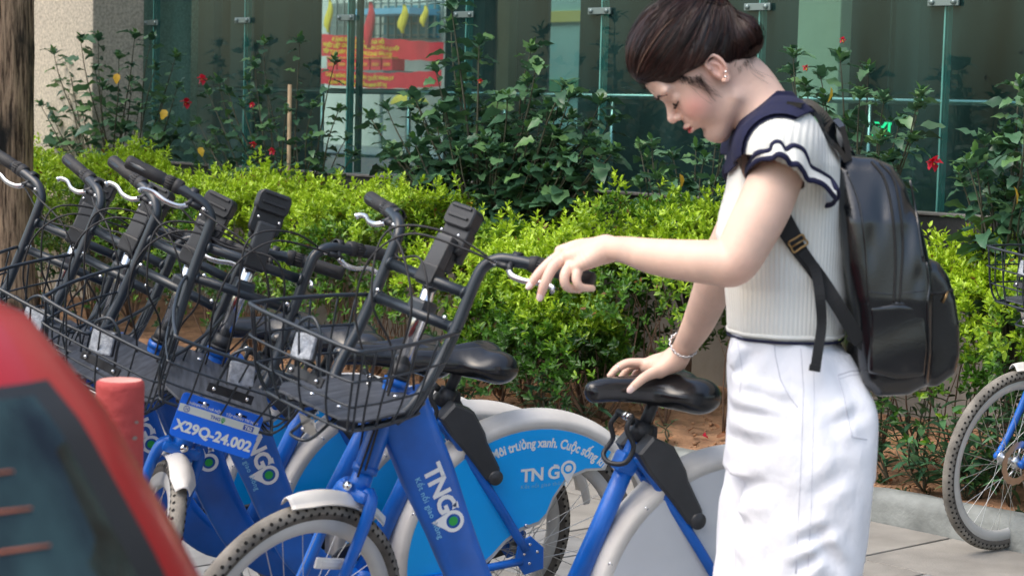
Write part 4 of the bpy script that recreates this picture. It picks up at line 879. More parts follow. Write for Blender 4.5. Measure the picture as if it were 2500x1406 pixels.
def grip_mesh(s):
    b=MB(); a,d=grip_dirs(s); a0=a+d*.0
    # shifter barrel with ribs then smooth grip
    prof=[(.0,0),(.0165,0),(.018,.004),(.0195,.012),(.0195,.02),(.017,.022)]
    b.lathe(prof,a0,d,24)
    for k in range(16):
        an=2*math.pi*k/16; o=d.orthogonal().normalized(); o2=d.cross(o); v=o*math.cos(an)+o2*math.sin(an); b.tube([a0+d*.022+v*.0165,a0+d*.043+v*.0158],.0022,5)
    b.lathe([(.016,.021),(.0163,.044),(.0152,.047),(.0152,.05),(.0168,.053),(.0172,.085),(.0165,.115),(.0175,.14),(.0172,.148),(.0140,.152),(0,.152)],a0,d,24)
    return b.mesh('grip',M_rub)
def lever_mesh(s):
    b=MB(); a,d=grip_dirs(s); c=a-d*.03; fw=Vector((.72,0,-.70)).normalized()
    b.lathe([(.0145,-.009),(.0175,-.009),(.0175,.009),(.0145,.009)],c,d,16,1); 
    P=[c+fw*.012,c+fw*.03+d*.004,c+fw*.042+d*.016]; b.tube(P,[.011,.0095,.008],8,mi=1,flat=.8); b.tube([c+fw*.028-d*.025,c+fw*.03+d*.01],.0075,8,mi=1)
    b.tube([c+fw*.028-d*.045,c+fw*.028-d*.024],.0048,10,mi=0); b.tube([c+fw*.028-d*.038,c+fw*.028-d*.030],.0062,10,mi=0)
    L=smooth_path([c+fw*.038+d*.008,c+fw*.055+d*.03,c+fw*.060+d*.065,c+fw*.052+d*.10,c+fw*.058+d*.128,c+fw*.070+d*.136],5); k=len(L)
    b.tube(L,[lerp(.0072,.0060,i/(k-1)) if i<k-3 else .0075 for i in range(k)],10,mi=0,flat=.62)
    return b.mesh('brake_lever',M_chromel,M_blkp)
M_chromel=mat('satin aluminium',(.66,.67,.68),.24,.85,var=.08,vscale=40)
def phone_mesh():
    b=MB(); R=Matrix.Rotation(-.20,3,'Y')
    # riser box, back plate with rounded tray, ribs
    P=lambda x,y,z:Vector((.006,0,.882))+R@Vector((x*.9,y*.9,z*.9))
    b.box(P(.012,0,.045),(0.0324, 0.0558, 0.09),R,.006,1); b.box(P(.012,0,-.012),(0.0405, 0.0648, 0.045),R,.005); b.box(P(-.026,0,.06),(0.027, 0.045, 0.081),R,.006)
    def rr(w,h,r,n=5):
        o=[]
        for cx,cy,a0 in((w/2-r,h/2-r,0),(-w/2+r,h/2-r,90),(-w/2+r,-h/2+r,180),(w/2-r,-h/2+r,270)):
            for k in range(n+1): a=math.radians(a0+90*k/n); o.append((cx+r*math.cos(a),cy+r*math.sin(a)))
        return o
    b.prism(rr(.105,.115,.02),lambda y,z,h:P(.0+h,y,z+.12),-.03,-.004,.003)
    b.prism(rr(.112,.06,.018),lambda y,z,h:P(.0+h,y,z+.155),-.036,.012,.004)
    for k in range(2): b.box(P(.014,0,.150+.026*k),(0.009, 0.072, 0.0063),R,.002)
    b.box(P(-.045,0,.09),(0.027, 0.0675, 0.0765),R,.008)
    for s in(-1,1): b.lathe([(0,.0045),(.0035,.004),(.005,0),(0,0)],P(.016,s*.036,.105)+R@Vector((-.003,0,0)),R@Vector((1,0,0)),10,2)
    b.v=[(.006+(x-.006)*.82,y*.84,z) for x,y,z in b.v]; return b.mesh('phone_mount',M_blkp,M_lock,M_chrome)
def cable_mesh(k):
    b=MB(); r=.0027
    if k==0: P=[(-.02,-.195,.945),(.05,-.13,.935),(.10,-.02,.90),(.09,.05,.80),(.06,.04,.68),(.04,.03,.55),(.03,.03,.42)]
    elif k==1: P=[(-.02,.195,.945),(.06,.12,.955),(.12,.0,.945),(.14,-.07,.86),(.12,-.075,.74),(.05,-.03,.60),(.0,-.035,.45)]
    elif k==2: P=[(-.05,-.215,.93),(.03,-.10,.885),(.09,.03,.90),(.075,.09,.80),(.03,.05,.70),(-.03,.03,.62)]
    else: P=[(-.03,.19,.94),(.07,.05,.975),(.13,-.06,.93),(.13,-.03,.78),(.04,.01,.66),(.035,.02,.40)]
    b.tube(smooth_path(P,7),r,6); return b.mesh('cable',M_rub)
RIMZ=lambda u:.790-.315*u; FLZ=lambda u:.605-.33*u
def basket_mesh():
    b=MB(); rim=[(.028,-.150),(.10,-.168),(.22,-.184),(.305,-.182),(.332,-.165),(.338,0),(.332,.165),(.305,.182),(.22,.184),(.10,.168),(.028,.150)]
    R=smooth_path([(u,v,RIMZ(u)) for u,v in rim],4); b.tube(R,.0048,8)
    R2=smooth_path([(u*.93,v*.955,lerp(RIMZ(u*.93),FLZ(u*.93),.38)) for u,v in rim],4); b.tube(R2,.0030,6)
    R3=smooth_path([(u*.82,v*.88,lerp(RIMZ(u*.82),FLZ(u*.82),.72)) for u,v in rim],4); b.tube(R3,.0030,6)
    def rimpt(t):
        x=t*(len(R)-1); i=min(int(x),len(R)-2); return R[i].lerp(R[i+1],x-i)
    for t in np.linspace(.04,.96,17):
        p=rimpt(t); q=Vector((p.x*.70+.004,p.y*.78,0)); q.z=FLZ(q.x)-.012; m_=p.lerp(q,.75)+Vector((.012*(1 if p.x>.2 else 0),.010*(1 if p.y>0 else -1)*(1 if abs(p.y)>.12 else 0),0)); c=Vector((q.x*.8+.01,q.y*.8,FLZ(q.x*.8)-.018)); b.tube(smooth_path([p,p.lerp(m_,.5),m_,q,c],3),.0027,5)
    low=[(u*.70+.004,v*.78,FLZ(u*.70)-.014) for u,v in rim]; b.tube(smooth_path(low,3),.0042,6)
    # arch that carries the reflector
    b.tube(smooth_path([(.262,-.038,.575),(.29,-.038,.64),(.306,-.036,.685),(.311,0,.712),(.306,.036,.685),(.29,.038,.64),(.262,.038,.575)],4),.0038,7)
    b.box((.272,0,.588),(.006,.115,.022),Matrix.Rotation(-.1,3,'Y'),.002,1)
    for s in(-1,1): b.lathe([(0,.006),(.004,.0055),(.006,0),(0,0)],(.276,s*.042,.588),(1,0,-.1),10,2)
    return b.mesh('basket',M_blk,M_blkp,M_chrome)
def board_mesh():
    b=MB(); pl=[(.0,-.105),(.0,.105),(.05,.128),(.20,.135),(.232,.10),(.236,-.10),(.20,-.135),(.05,-.128)]; b.prism(pl,lambda u,v,h:Vector((u,v,FLZ(u)+h)),-.002,.004,.0012)
    b.box((.06,0,FLZ(.06)-.022),(.07,.09,.03),Matrix.Rotation(.32,3,'Y'),.006,2)
    for u in(.035,.19):
        for v in(-.045,.045): b.lathe([(0,.005),(.005,.004),(.0075,0),(0,0)],(u,v,FLZ(u)+.004),(.3,0,1),10,1)
    return b.mesh('basket_board',M_board,M_chrome,M_blkp)
def reflector_mesh():
    b=MB(); RR=Matrix.Rotation(.22,3,'X')@Matrix.Rotation(-.10,3,'Y'); b.box((.305,0,.648),(.012,.062,.058),RR,.005); b.box((.298,0,.648),(.008,.066,.062),RR,.003,1); return b.mesh('reflector',M_refl,M_blkp)
def bracket_mesh():
    """small lamp bracket under the basket front, hoop and reflector plate"""
    b=MB(); b.tube(smooth_path([(.17,-.03,.525),(.215,-.03,.47),(.235,-.02,.455),(.235,.02,.455),(.215,.03,.47),(.17,.03,.525)],4),.0038,7); b.box((.212,0,.485),(.004,.048,.05),Matrix.Rotation(.75,3,'Y'),.001,1)
    for q in((.200,.503),(.224,.474)): b.lathe([(0,.006),(.004,.005),(.005,0),(0,0)],(q[0],0,q[1]),(1,0,1),9,1)
    return b.mesh('lamp_bracket',M_blk,M_steel)
# ---- rear wheel cover
def cover_outline():
    o=[]
    for a in np.linspace(math.radians(-12),math.radians(128),32): o.append((.372*math.cos(a),RWH+.372*1.03*math.sin(a)))
    o+= [(-.200,.566),(-.145,.566),(-.09,.545),(-.055,.490),(-.04,.445),(-.02,.42),(.03,.405),(.075,.372),(.105,.335),(.16,.285),(.24,.245),(.36,.250)]
    return o
def cover_mesh():
    b=MB(); P=lambda x,z,h:Vector((x,.046+h,z)); b.prism(cover_outline(),P,-.003,.0,.001)
    # raised band following the rim of the wheel, from the chain stay over the top to the back
    K=60; n=10; vs=[];fs=[]
    for i in range(K+1):
        a=lerp(math.radians(-14),math.radians(165),i/K); 
        for j in range(n):
            c=lerp(-1,1,j/(n-1)); rr_=.392-.020*abs(c)**2.2; y=c*.052
            vs.append((rr_*math.cos(a),y,RWH+rr_*1.02*math.sin(a)))
        vs.append((.356*math.cos(a),.0475,RWH+.356*1.02*math.sin(a)))
    st=n+1
    for i in range(K):
        for j in range(n): p=i*st+j; fs.append((p,p+st,p+st+1,p+1))
    b.add(vs,fs)
    # far side panel, plain
    b.prism(cover_outline(),lambda x,z,h:Vector((x,-.046-h,z)),-.003,0,.001)
    for q in((.345,.47),(.26,.60),(.02,.42)): b.lathe([(0,.004),(.005,.003),(.006,0),(0,0)],(q[0],.0475,q[1]),(0,1,0),10,1)
    return b.mesh('wheel_cover',M_cover,M_chrome)
def sticker_mesh(m,strip=True):
    b=MB(); arc=[(.352*math.cos(a),RWH+.358*math.sin(a)) for a in np.linspace(math.radians(-8),math.radians(127),30)]
    inner=[(-.190,.574),(-.140,.574),(-.085,.553),(-.050,.497),(-.035,.452),(-.015,.430),(.035,.416),(.082,.380),(.112,.345),(.165,.297),(.24,.262)]
    b.prism(arc+inner,lambda x,z,h:Vector((x,.0465+h,z)),0,.0014); return b.mesh('sticker',m)
def sticker_text():
    b=MB(); nrm=Vector((0,1,0)); dx=Vector((-1,0,0)); dy=Vector((0,0,1)); yo=.0482
    txt='Môi trường xanh. Cuộc sống kh'; tv,tf=text_geo(txt,.036,.0012,'LEFT',.98); R=.306; vs=[]
    xm=max(v[0] for v in tv); sc=.345/xm
    for x,y,_ in tv:
        a=math.radians(116)-(x*sc)/ (R) ; a=math.pi-a ; a=math.radians(64)+ (x*sc)/R ; vs.append(Vector(((R+y)*math.cos(a),yo,RWH+(R+y)*1.01*math.sin(a))))
    b.add(vs,tf,0,False)
    o=Vector((.048,yo,.545)); d2=(dx*math.cos(.06)+dy*math.sin(.06)); y2=nrm.cross(d2)*1
    y2=dy*math.cos(.06)-dx*math.sin(.06)
    place_text(b,'TN G',.050,.0015,o,d2,y2,nrm,0,sp=.92); q=o+d2*.098+y2*.034; b.add([q+d2*-.004+y2*.006,q+d2*.012+y2*.003,q+y2*-.008],[(0,1,2)],0,False); pin(b,o+d2*.138+y2*.024,d2,y2,nrm,.0225,0,0)
    place_text(b,'Kết nối giao thông',.0155,.0,o-y2*.020,d2,y2,nrm,1,sp=1.1)
    # lower mark
    c=Vector((.235,yo,.34)); b.add([c,c+dx*.05,c+dx*.05+dy*.045,c+dy*.045],[(0,1,2,3)],0,False); b.add([c+dx*.012+dy*.012+nrm*.0004,c+dx*.038+dy*.012+nrm*.0004,c+dx*.038+dy*.033+nrm*.0004,c+dx*.025+dy*.022+nrm*.0004,c+dx*.012+dy*.033+nrm*.0004],[(0,1,2,3,4)],2,False)
    place_text(b,'TRI NAM',.0165,.0004,c-dy*.018,dx,dy,nrm,0)
    return b.mesh('lettering',M_white,M_teal,M_stick)
def lock_mesh():
    b=MB(); R=0; P=lambda x,z,h:Vector((x,h,z))
    pl=[(.298,.735),(.262,.775),(.205,.750),(.168,.690),(.160,.665),(.118,.592),(.112,.562),(.132,.547),(.155,.560),(.205,.622),(.262,.685)]
    b.prism(pl,P,.016,.066,.006); b.prism(pl,P,-.07,-.030,.006); b.box((.205,.0,.69),(.10,.09,.03),Matrix.Rotation(-.95,3,'Y'),.006)
    b.lathe([(0,.006),(.018,.005),(.021,0),(.021,-.02),(0,-.02)],(.129,.066,.566),(0,1,0),18); b.tube([(.129,.02,.566),(.129,-.06,.566)],.010,10,mi=1)
    return b.mesh('wheel_lock',M_lock,M_steel)
def saddle_mesh():
    def f(): 
        s=SDF(); s.ell((.155,0,.880),(.085,.102,.036),k=.02); s.ell((.125,.055,.876),(.058,.050,.042),k=.02); s.ell((.125,-.055,.876),(.058,.050,.042),k=.02)
        s.chain([(.18,0,.892),(.26,0,.897),(.34,0,.897),(.392,0,.888)],[.040,.030,.024,.020],k=.03)
        s.chain([(.17,.035,.875),(.30,.018,.880),(.385,.008,.878)],[.028,.020,.016],k=.02); s.chain([(.17,-.035,.875),(.30,-.018,.880),(.385,-.008,.878)],[.028,.020,.016],k=.02)
        s.ell((.22,0,.94),(.17,.016,.028),k=.02,sub=True)
        return s.nets(.0055)
    V,F=f(); V=V*np.array([.94,1,1])+np.array([.028,0,-.010]); return np_mesh('saddle',V,F,[M_seat])
def seatpost_mesh():
    b=MB(); top=Vector((.215,0,.866)); d=(SEATA-BBP).normalized(); b.tube([SEATA-d*.01,SEATA+d*.07,top-Vector((0,0,.01))],[.0145,.0145,.013],14)
    b.tube([SEATA-d*.028,SEATA+d*.022],.0255,16); b.box(SEATA+Vector((-.026,0,-.005)),(.02,.03,.035),None,.004)
    b.box(top,(.05,.045,.022),None,.005); b.tube([top+Vector((-.0,-.034,-.002)),top+Vector((0,.034,-.002))],.011,10,mi=1); b.tube([top+Vector((-.0,-.036,-.002)),top+Vector((0,.038,-.002))],.005,8,mi=2)
    for s in(-1,1): b.tube(smooth_path([(.10,s*.04,.872),(.15,s*.024,.858),(.26,s*.020,.858),(.34,s*.008,.872)],4),.0035,6)
    for s in (-1,1):  # saddle springs bolts
        b.lathe([(0,.03),(.009,.03),(.009,0),(0,0)],(.125,s*.04,.845),(0,0,1),10,1)
    return b.mesh('seat_post',M_blkp,M_steel,M_blkp)
def loop_mesh():
    """bracket with a hanging hoop in front of the seat post"""
    b=MB(); c=SEATA+Vector((.025,.0,.01)); b.tube([c+Vector((.030,-.018,.034)),c+Vector((.030,.055,.034))],.0085,12); b.tube([c+Vector((.0,.0,.012)),c+Vector((.030,.01,.034))],.009,8)
    b.tube([c+Vector((.030,.020,.034)),c+Vector((.030,.030,.034))],.0105,12,mi=1); b.tube([c+Vector((.030,.040,.034)),c+Vector((.030,.046,.034))],.0105,12,mi=1)
    q=c+Vector((.030,0,.034)); P=smooth_path([q+Vector((.002,-.012,0)),q+Vector((.020,-.014,-.028)),q+Vector((.012,-.014,-.062)),q+Vector((.034,-.014,-.098)),q+Vector((.034,.02,-.112)),q+Vector((.006,.048,-.106)),q+Vector((-.010,.052,-.068)),q+Vector((.010,.052,-.028)),q+Vector((.002,.05,0))],5); b.tube(P,.0062,9); return b.mesh('hook_loop',M_blkp,M_chrome)
def crank_mesh():
    b=MB()
    for s,a in((1,math.radians(200)),(-1,math.radians(20))):
        d=Vector((math.cos(a),0,math.sin(a))); c=BBP+Vector((0,s*.075,0)); b.tube([c,c+d*.165],[.014,.010],10,flat=.6); b.lathe([(0,.01),(.016,.008),(.018,0),(.018,-.03),(0,-.03)],c,(0,s,0),14)
    return b.mesh('crank',M_steel)
def pedal_mesh(s):
    b=MB(); a=math.radians(200 if s>0 else 20); c=BBP+Vector((.165*math.cos(a),s*.13,.165*math.sin(a))); b.box(c,(.09,.085,.008),None,.002)
    for q in(-.038,.038): b.box(c+Vector((q,0,0)),(.014,.088,.024),None,.004)
    b.tube([c-Vector((0,s*.05,0)),c+Vector((0,s*.04,0))],.007,8,mi=1); return b.mesh('pedal',M_blkp,M_steel)
def chain_guard():
    b=MB(); P=smooth_path([(BBP.x+.09,0,BBP.z),(BBP.x,0,BBP.z+.075),(.22,0,.375),(.03,0,.375)],5)
    pl=[(p.x,p.z) for p in P]+[(.0,.30),(.2,.245),(BBP.x,BBP.z-.075),(BBP.x+.075,BBP.z-.04)]; b.prism(pl,lambda x,z,h:Vector((x,-.062-h,z)),0,.012,.003); return b.mesh('chain_guard',M_blkp)
def stand_mesh(): 
    b=MB(); b.tube(smooth_path([(.34,.04,.265),(.33,.09,.20),(.30,.165,.03),(.30,.17,.018)],4),.008,8); return b.mesh('kickstand',M_steel)
def plate_geo():
    c=Vector((.262,0,.502)); R=Matrix.Rotation(-.10,3,'Y'); return c,R
def plate_mesh():
    b=MB(); c,R=plate_geo(); w,h=.205,.108
    pl=[]
    for cx,cy,a0 in((w/2-.01,h/2-.01,0),(-w/2+.01,h/2-.01,90),(-w/2+.01,-h/2+.01,180),(w/2-.01,-h/2+.01,270)):
        for k in range(5): a=math.radians(a0+22.5*k); pl.append((cx+.01*math.cos(a),cy+.01*math.sin(a)))
    b.prism(pl,lambda y,z,h_:c+R@Vector((h_,y,z)),-.0015,.0,.0004); b.add([c+R@Vector((.0006,y,z)) for y,z in((-w/2+.0012,.008),(w/2-.0012,.008),(w/2-.0012,.0265),(-w/2+.0012,.0265))],[(0,1,2,3)],1,False)
    return b.mesh('number_plate',M_pblue,mat('plate cream band',(.62,.66,.60),.45),M_holeshade)
def plate_text():
    b=MB(); c,R=plate_geo(); dx=R@Vector((0,1,0)); dy=R@Vector((0,0,1)); nr=R@Vector((1,0,0)); o=lambda x,y:c+dx*x+dy*y
    place_text(b,'X29Q-24.002',.0345,.0014,o(-.0955,-.036),dx,dy,nr,0,off=.0008,sp=1.0)
    place_text(b,'THÀNH PHỐ HÀ NỘI',.0088,.0002,o(-.085,.030),dx,dy,nr,0,off=.0008); place_text(b,'TẬP ĐOÀN TRÍ NAM',.0088,.0002,o(.012,.030),dx,dy,nr,0,off=.0008)
    place_text(b,'TNG',.012,.0003,o(-.022,.0125),dx,dy,nr,1,off=.0012); pin(b,o(.010,.018),dx,dy,nr,.005,2,2,.0012); disc(b,o(-.082,.0172),dx,dy,nr,.0078,.0012,1,20,.0062); place_text(b,'H',.010,.0002,o(-.0852,.0137),dx,dy,nr,1,off=.0012)
    b.add([o(x,y)+nr*.0010 for x,y in((.062,.0105),(.088,.0105),(.088,.0235),(.062,.0235))],[(0,1,2,3)],1,False); place_text(b,'T62',.0115,.0004,o(.0655,.013),dx,dy,nr,0,off=.0016)
    for s in(-1,1): b.add([o(s*.048+x,.041+y)+nr*.0008 for x,y in((-.014,-.0025),(.014,-.0025),(.014,.0025),(-.014,.0025))],[(0,1,2,3)],3,False)
    return b.mesh('lettering',mat('plate white print',(.72,.76,.72),.45),mat('plate blue print',(.03,.08,.40),.5),M_green,M_holeshade)
def plate_screws(s):
    b=MB(); c,R=plate_geo(); b.lathe([(0,.006),(.003,.0055),(.0058,.002),(.006,0),(0,0)],c+R@Vector((.0008,s*.045,.041)),R@Vector((1,0,0)),12); return b.mesh('screw',M_chrome)
def bicycle(label,X,Y,yaw,lean,steer,sticker=True,plate=False,low=False,rotor=False,lift=0.,spin=.3):
    yaw,lean,steer=map(math.radians,(yaw,lean,steer)); h=Vector((-math.cos(yaw),-math.sin(yaw),0)); l=Vector((math.sin(yaw),-math.cos(yaw),0)); z=Vector((0,0,1))
    up=z*math.cos(lean)+l*math.sin(lean); lf=l*math.cos(lean)-z*math.sin(lean); R=Matrix((h,lf,up)).transposed()
    th=thing('bicycle',label,'bicycle',group='blue share bicycles parked in a row'); th.matrix_world=Matrix.Translation((X,Y,lift))@R.to_4x4(); I=Matrix.Identity(4); S=T_steer(steer)
    fr=link('frame',cached('frame',frame_mesh),th,I); link('lettering',cached('flogo',frame_logo),fr,I)
    link('fork',cached('fork',fork_mesh),th,S); link('front_fender',cached('ff',ffender),th,S); link('stem',cached('stem',stempost),th,I)
    wheel(th,'front_wheel',S@Matrix.Translation((.045,0,0)),rotor,spin); wheel(th,'rear_wheel',Matrix.Translation((0,0,RWH)),False,spin*2)
    hb=link('handlebar',cached('bars',bars_mesh),th,S)
    for s in(-1,1): link('grip',cached(('grip',s),lambda:grip_mesh(s)),hb,I); link('brake_lever',cached(('lev',s),lambda:lever_mesh(s)),hb,I)
    link('phone_mount',cached('phone',phone_mesh),hb,I)
    for k in range(4): link('cable',cached(('cab',k),lambda:cable_mesh(k)),th,S)
    bk=link('basket',cached('basket',basket_mesh),th,S); link('board',cached('board',board_mesh),bk,I); link('reflector',cached('refl',reflector_mesh),bk,I); link('lamp_bracket',cached('brk',bracket_mesh),bk,I)
    cv=link('wheel_cover',cached('cover',cover_mesh),th,I); st=link('sticker' if sticker else 'panel',cached(('st',sticker),lambda:sticker_mesh(M_stick if sticker else M_panel)),cv,I)
    if sticker: link('lettering',cached('sttx',sticker_text),cv,I)
    link('wheel_lock',cached('lock',lock_mesh),th,I); link('saddle',cached('saddle',saddle_mesh),th,I); link('seat_post',cached('post',seatpost_mesh),th,I); link('hook_loop',cached('loop',loop_mesh),th,I)
    link('crank',cached('crank',crank_mesh),th,I)
    for s in(-1,1): link('pedal',cached(('ped',s),lambda:pedal_mesh(s)),th,I)
    link('chain_guard',cached('cg',chain_guard),th,I); link('kickstand',cached('stand',stand_mesh),th,I)
    if plate:
        pl=link('number_plate',cached('plate',plate_mesh),th,S); link('lettering',cached('ptx',plate_text),pl,I)
        for s in(-1,1): link('screw',cached(('psc',s),lambda:plate_screws(s)),pl,I)
    return th,S
def wheel_reflector():
    b=MB(); b.box((.0,.030,.20),(.085,.008,.026),Matrix.Rotation(.12,3,'Y'),.0038); b.box((.0,.034,.20),(.06,.006,.014),Matrix.Rotation(.12,3,'Y'),.002); return b.mesh('spoke_reflector',M_fend)
bikeA,SA_=bicycle('blue share bicycle with plain white wheel cover that the woman holds by bar and saddle',.533,4.873,23.2,4.2,24.1,sticker=False,spin=.1)
_fw=[c for c in bikeA.children if c.name.startswith('front_wheel')][0]; link('spoke_reflector',wheel_reflector(),_fw,Matrix.Rotation(math.radians(-8),4,'Y'))
bicycle('blue share bicycle with the number plate on its basket and slogan sticker on its wheel',.03,5.466,23,8.9,84,plate=True)
bicycle('blue share bicycle next behind the one with the number plate, third from the woman',-.15,5.67,21,12,48)
bicycle('blue share bicycle second from the tree trunk, handlebar just left of the double grip',-.33,5.87,20,10,43,spin=.5)
bicycle('blue share bicycle nearest the tree trunk at the far left end of the row',-.52,6.09,20,9,60,spin=.7)
bicycle('bicycle cut off by the right edge, only front wheel, basket and fender end in view',2.80,7.55,23,3,13,rotor=True)
# ================================================================ the woman
from mathutils.bvhtree import BVHTree
def mk_skin():
    m=mat('skin',(.80,.57,.46),.46,var=.07,vscale=22,sub=.10,bump=.10,bscale=420,attr='skincol',detail=8); return m
M_skin=mk_skin(); M_nail=mat('pale nail',(.86,.66,.62),.22,coat=.5)
M_hair=bpy.data.materials.new('dark brown hair'); M_hair.use_nodes=True
def _hair():
    nt=M_hair.node_tree; N=nt.nodes; L=nt.links; b=N['Principled BSDF']; b.inputs['Roughness'].default_value=.36; b.inputs['Specular IOR Level'].default_value=.45
    a=N.new('ShaderNodeAttribute'); a.attribute_name='rnd'; r=N.new('ShaderNodeValToRGB'); L.new(a.outputs['Fac'],r.inputs[0]); e=r.color_ramp.elements; e[0].color=(.005,.0035,.003,1); e[1].color=(.052,.019,.014,1); q=e.new(.97); q.color=(.035,.014,.011,1); e[2].position=.9; q=e.new(1.); q.color=(.16,.09,.06,1); L.new(r.outputs[0],b.inputs['Base Color'])
_hair()
M_knit=bpy.data.materials.new('cream ribbed knit'); M_knit.use_nodes=True
def _knit():
    nt=M_knit.node_tree; N=nt.nodes; L=nt.links; b=N['Principled BSDF']; b.inputs['Roughness'].default_value=.9; b.inputs['Sheen Weight'].default_value=.3
    a=N.new('ShaderNodeAttribute'); a.attribute_name='rib'; m1=N.new('ShaderNodeMath'); m1.operation='MULTIPLY'; m1.inputs[1].default_value=2*math.pi/.0095; s=N.new('ShaderNodeMath'); s.operation='SINE'; L.new(a.outputs['Fac'],m1.inputs[0]); L.new(m1.outputs[0],s.inputs[0])
    n=N.new('ShaderNodeTexNoise'); n.inputs['Scale'].default_value=260; n.inputs['Detail'].default_value=3; ad=N.new('ShaderNodeMath'); ad.operation='MULTIPLY_ADD'; L.new(n.outputs['Fac'],ad.inputs[0]); ad.inputs[1].default_value=.9; L.new(s.outputs[0],ad.inputs[2])
    bp_=N.new('ShaderNodeBump'); bp_.inputs['Strength'].default_value=.35; bp_.inputs['Distance'].default_value=.0022; L.new(ad.outputs[0],bp_.inputs['Height']); L.new(bp_.outputs[0],b.inputs['Normal'])
    r=N.new('ShaderNodeMapRange'); L.new(s.outputs[0],r.inputs[0]); r.inputs[1].default_value=-1; r.inputs[3].default_value=.92; r.inputs[4].default_value=1.
    mx=N.new('ShaderNodeMix'); mx.data_type='RGBA'; mx.blend_type='MULTIPLY'; mx.inputs[0].default_value=1; mx.inputs[6].default_value=(.80,.80,.74,1); L.new(r.outputs[0],mx.inputs[7]); L.new(mx.outputs[2],b.inputs['Base Color'])
_knit()
M_trim=mat('navy knit trim',(.004,.006,.036),.9,var=.15,vscale=60,bump=.2,bscale=400)
M_denim=mat('white denim',(.86,.87,.91),.85,var=.04,vscale=6,bump=.55,bscale=26,detail=8,stretch=(1,1,.6)); M_stitch=mat('denim stitching',(.60,.60,.66),.9)
M_leath=mat('black faux leather',(.004,.0055,.0075),.2,coat=.6,var=.2,vscale=14,rvar=.08,bump=.10,bscale=320,spec=.6); M_web=mat('black webbing',(.008,.009,.010),.7,bump=.3,bscale=500)
M_brass=mat('antique brass',(.42,.27,.12),.32,.9); M_silver=mat('silver jewellery',(.80,.80,.80),.18,1.)
person=thing('person','woman in white ribbed top with navy collar and white jeans leaning over the nearest bicycle','person',loc=(.58,4.2,0))
PINV=Matrix.Translation((-.58,-4.2,0))
def plink(name,me,parent=None,**k):
    o=link(name,me,parent or person); 
    if parent is None: o.matrix_local=PINV
    return o
# head frame
HO=WP(1733,176,4.225); yw=math.radians(4)
hf_=Vector((-.69,0,-.72)).normalized(); hu=Vector((-.72,0,.69)).normalized(); hs=Vector((0,-1,0)); Ry=Matrix.Rotation(yw,3,'Z'); hf_,hu,hs=Ry@hf_,Ry@hu,Ry@hs
HS=1.04
def HP(f,u,s=0.): return HO+(hf_*f+hu*u+hs*s)*HS
HR=np.array([list(hf_),list(hu),list(hs)])
def A(v): return np.array(v,float)
body=SDF()
# --- skull and face
def hell(c,r,k=.012,sub=False,ex=None): body.ell(A(HP(*c)),A(r)*HS,HR if ex is None else ex,k,sub)
hell((-.005,.045,0),(.092,.088,.070),.02); hell((.040,.0,0),(.062,.085,.060),.03); hell((.045,-.045,0),(.050,.045,.048),.025)
body.cone(HP(.077,-.088,0),HP(.068,-.095,0),.0185*HS,.02*HS,.02)
for s in(-1,1):
    body.cone(HP(.004,-.068,s*.048),HP(.070,-.097,s*.014),.013*HS,.014*HS,.03); hell((.068,-.022,s*.034),(.027,.030,.022),.02)   # jaw, cheek
    hell((.094,.040,s*.026),(.012,.010,.030),.014)          # brow ridge
    hell((.106,.016,s*.033),(.012,.012,.016),.010,True); hell((.086,.015,s*.031),(.0135,.0130,.0165),.006)   # socket and closed lid
hell((.090,.060,0),(.022,.040,.048),.02)
body.cone(HP(.094,.022,0),HP(.117,-.012,0),.0075*HS,.0095*HS,.012); body.ell(A(HP(.1175,-.0145,0)),A((.0095,.0085,.0100)),HR,.008)
for s in(-1,1): body.ell(A(HP(.108,-.020,s*.0115)),A((.0085,.0065,.0065)),HR,.006)
hell((.094,-.045,0),(.014,.020,.028),.012)                       # muzzle
body.ell(A(HP(.1085,-.0450,0)),A((.0085,.0058,.0200)),HR,.003); body.ell(A(HP(.1060,-.0565,0)),A((.0090,.0066,.0185)),HR,.003); body.ell(A(HP(.112,-.0508,0)),A((.008,.0013,.019)),HR,.002,True)
hell((.098,-.071,0),(.010,.006,.018),.010,True)
# ears
for s in(-1,1):
    tilt=np.array(Matrix.Rotation(.25,3,'Z'))@HR if False else HR
    hell((-.006,.000,s*.072),(.016,.030,.009),.008); hell((-.001,.003,s*.083),(.0085,.016,.007),.004,True)
    P=[(.007,.012),(.006,.024),(-.004,.031),(-.016,.027),(-.021,.012),(-.019,-.006),(-.012,-.020),(-.004,-.028),(.003,-.024)]
    body.chain([HP(a,b,s*(.0785+.004*(i in(2,3,4,5)))) for i,(a,b) in enumerate(P)],[.0034,.0036,.0038,.0040,.0038,.0036,.0040,.0055,.0045],k=.003)
    body.chain([HP(-.006,.016,s*.078),HP(-.012,.004,s*.079),HP(-.006,-.010,s*.078)],[.0025,.003,.003],k=.003)
# --- neck and torso
NB=WP(1885,285,4.22)
body.chain([HP(-.030,-.010,0),HP(-.048,-.060,0).lerp(NB,.15),NB],[.052,.0465,.050],k=.03)
body.cone(HP(-.01,-.045,0),WP(1866,305,4.21),.038,.046,.025)
SHn,SHf=WP(1918,372,4.065),WP(1868,352,4.375)
body.cone(WP(1912,345,4.12),WP(1885,340,4.32),.050,.050,.03); body.cone(WP(1895,315,4.21),WP(1915,450,4.21),.05,.08,.04); body.cone(WP(1920,430,4.14),WP(1915,760,4.17),.06,.065,.05); body.cone(WP(1905,430,4.29),WP(1905,760,4.27),.06,.065,.05); body.cone(WP(1905,760,4.2),WP(1935,960,4.22),.07,.08,.04)
for yy in(4.13,4.31): body.chain([WP(1930,960,yy),WP(1925,1500,yy),WP(1925,1950,yy),WP(1930,2230,yy)],[.06,.055,.046,.036],k=.04)
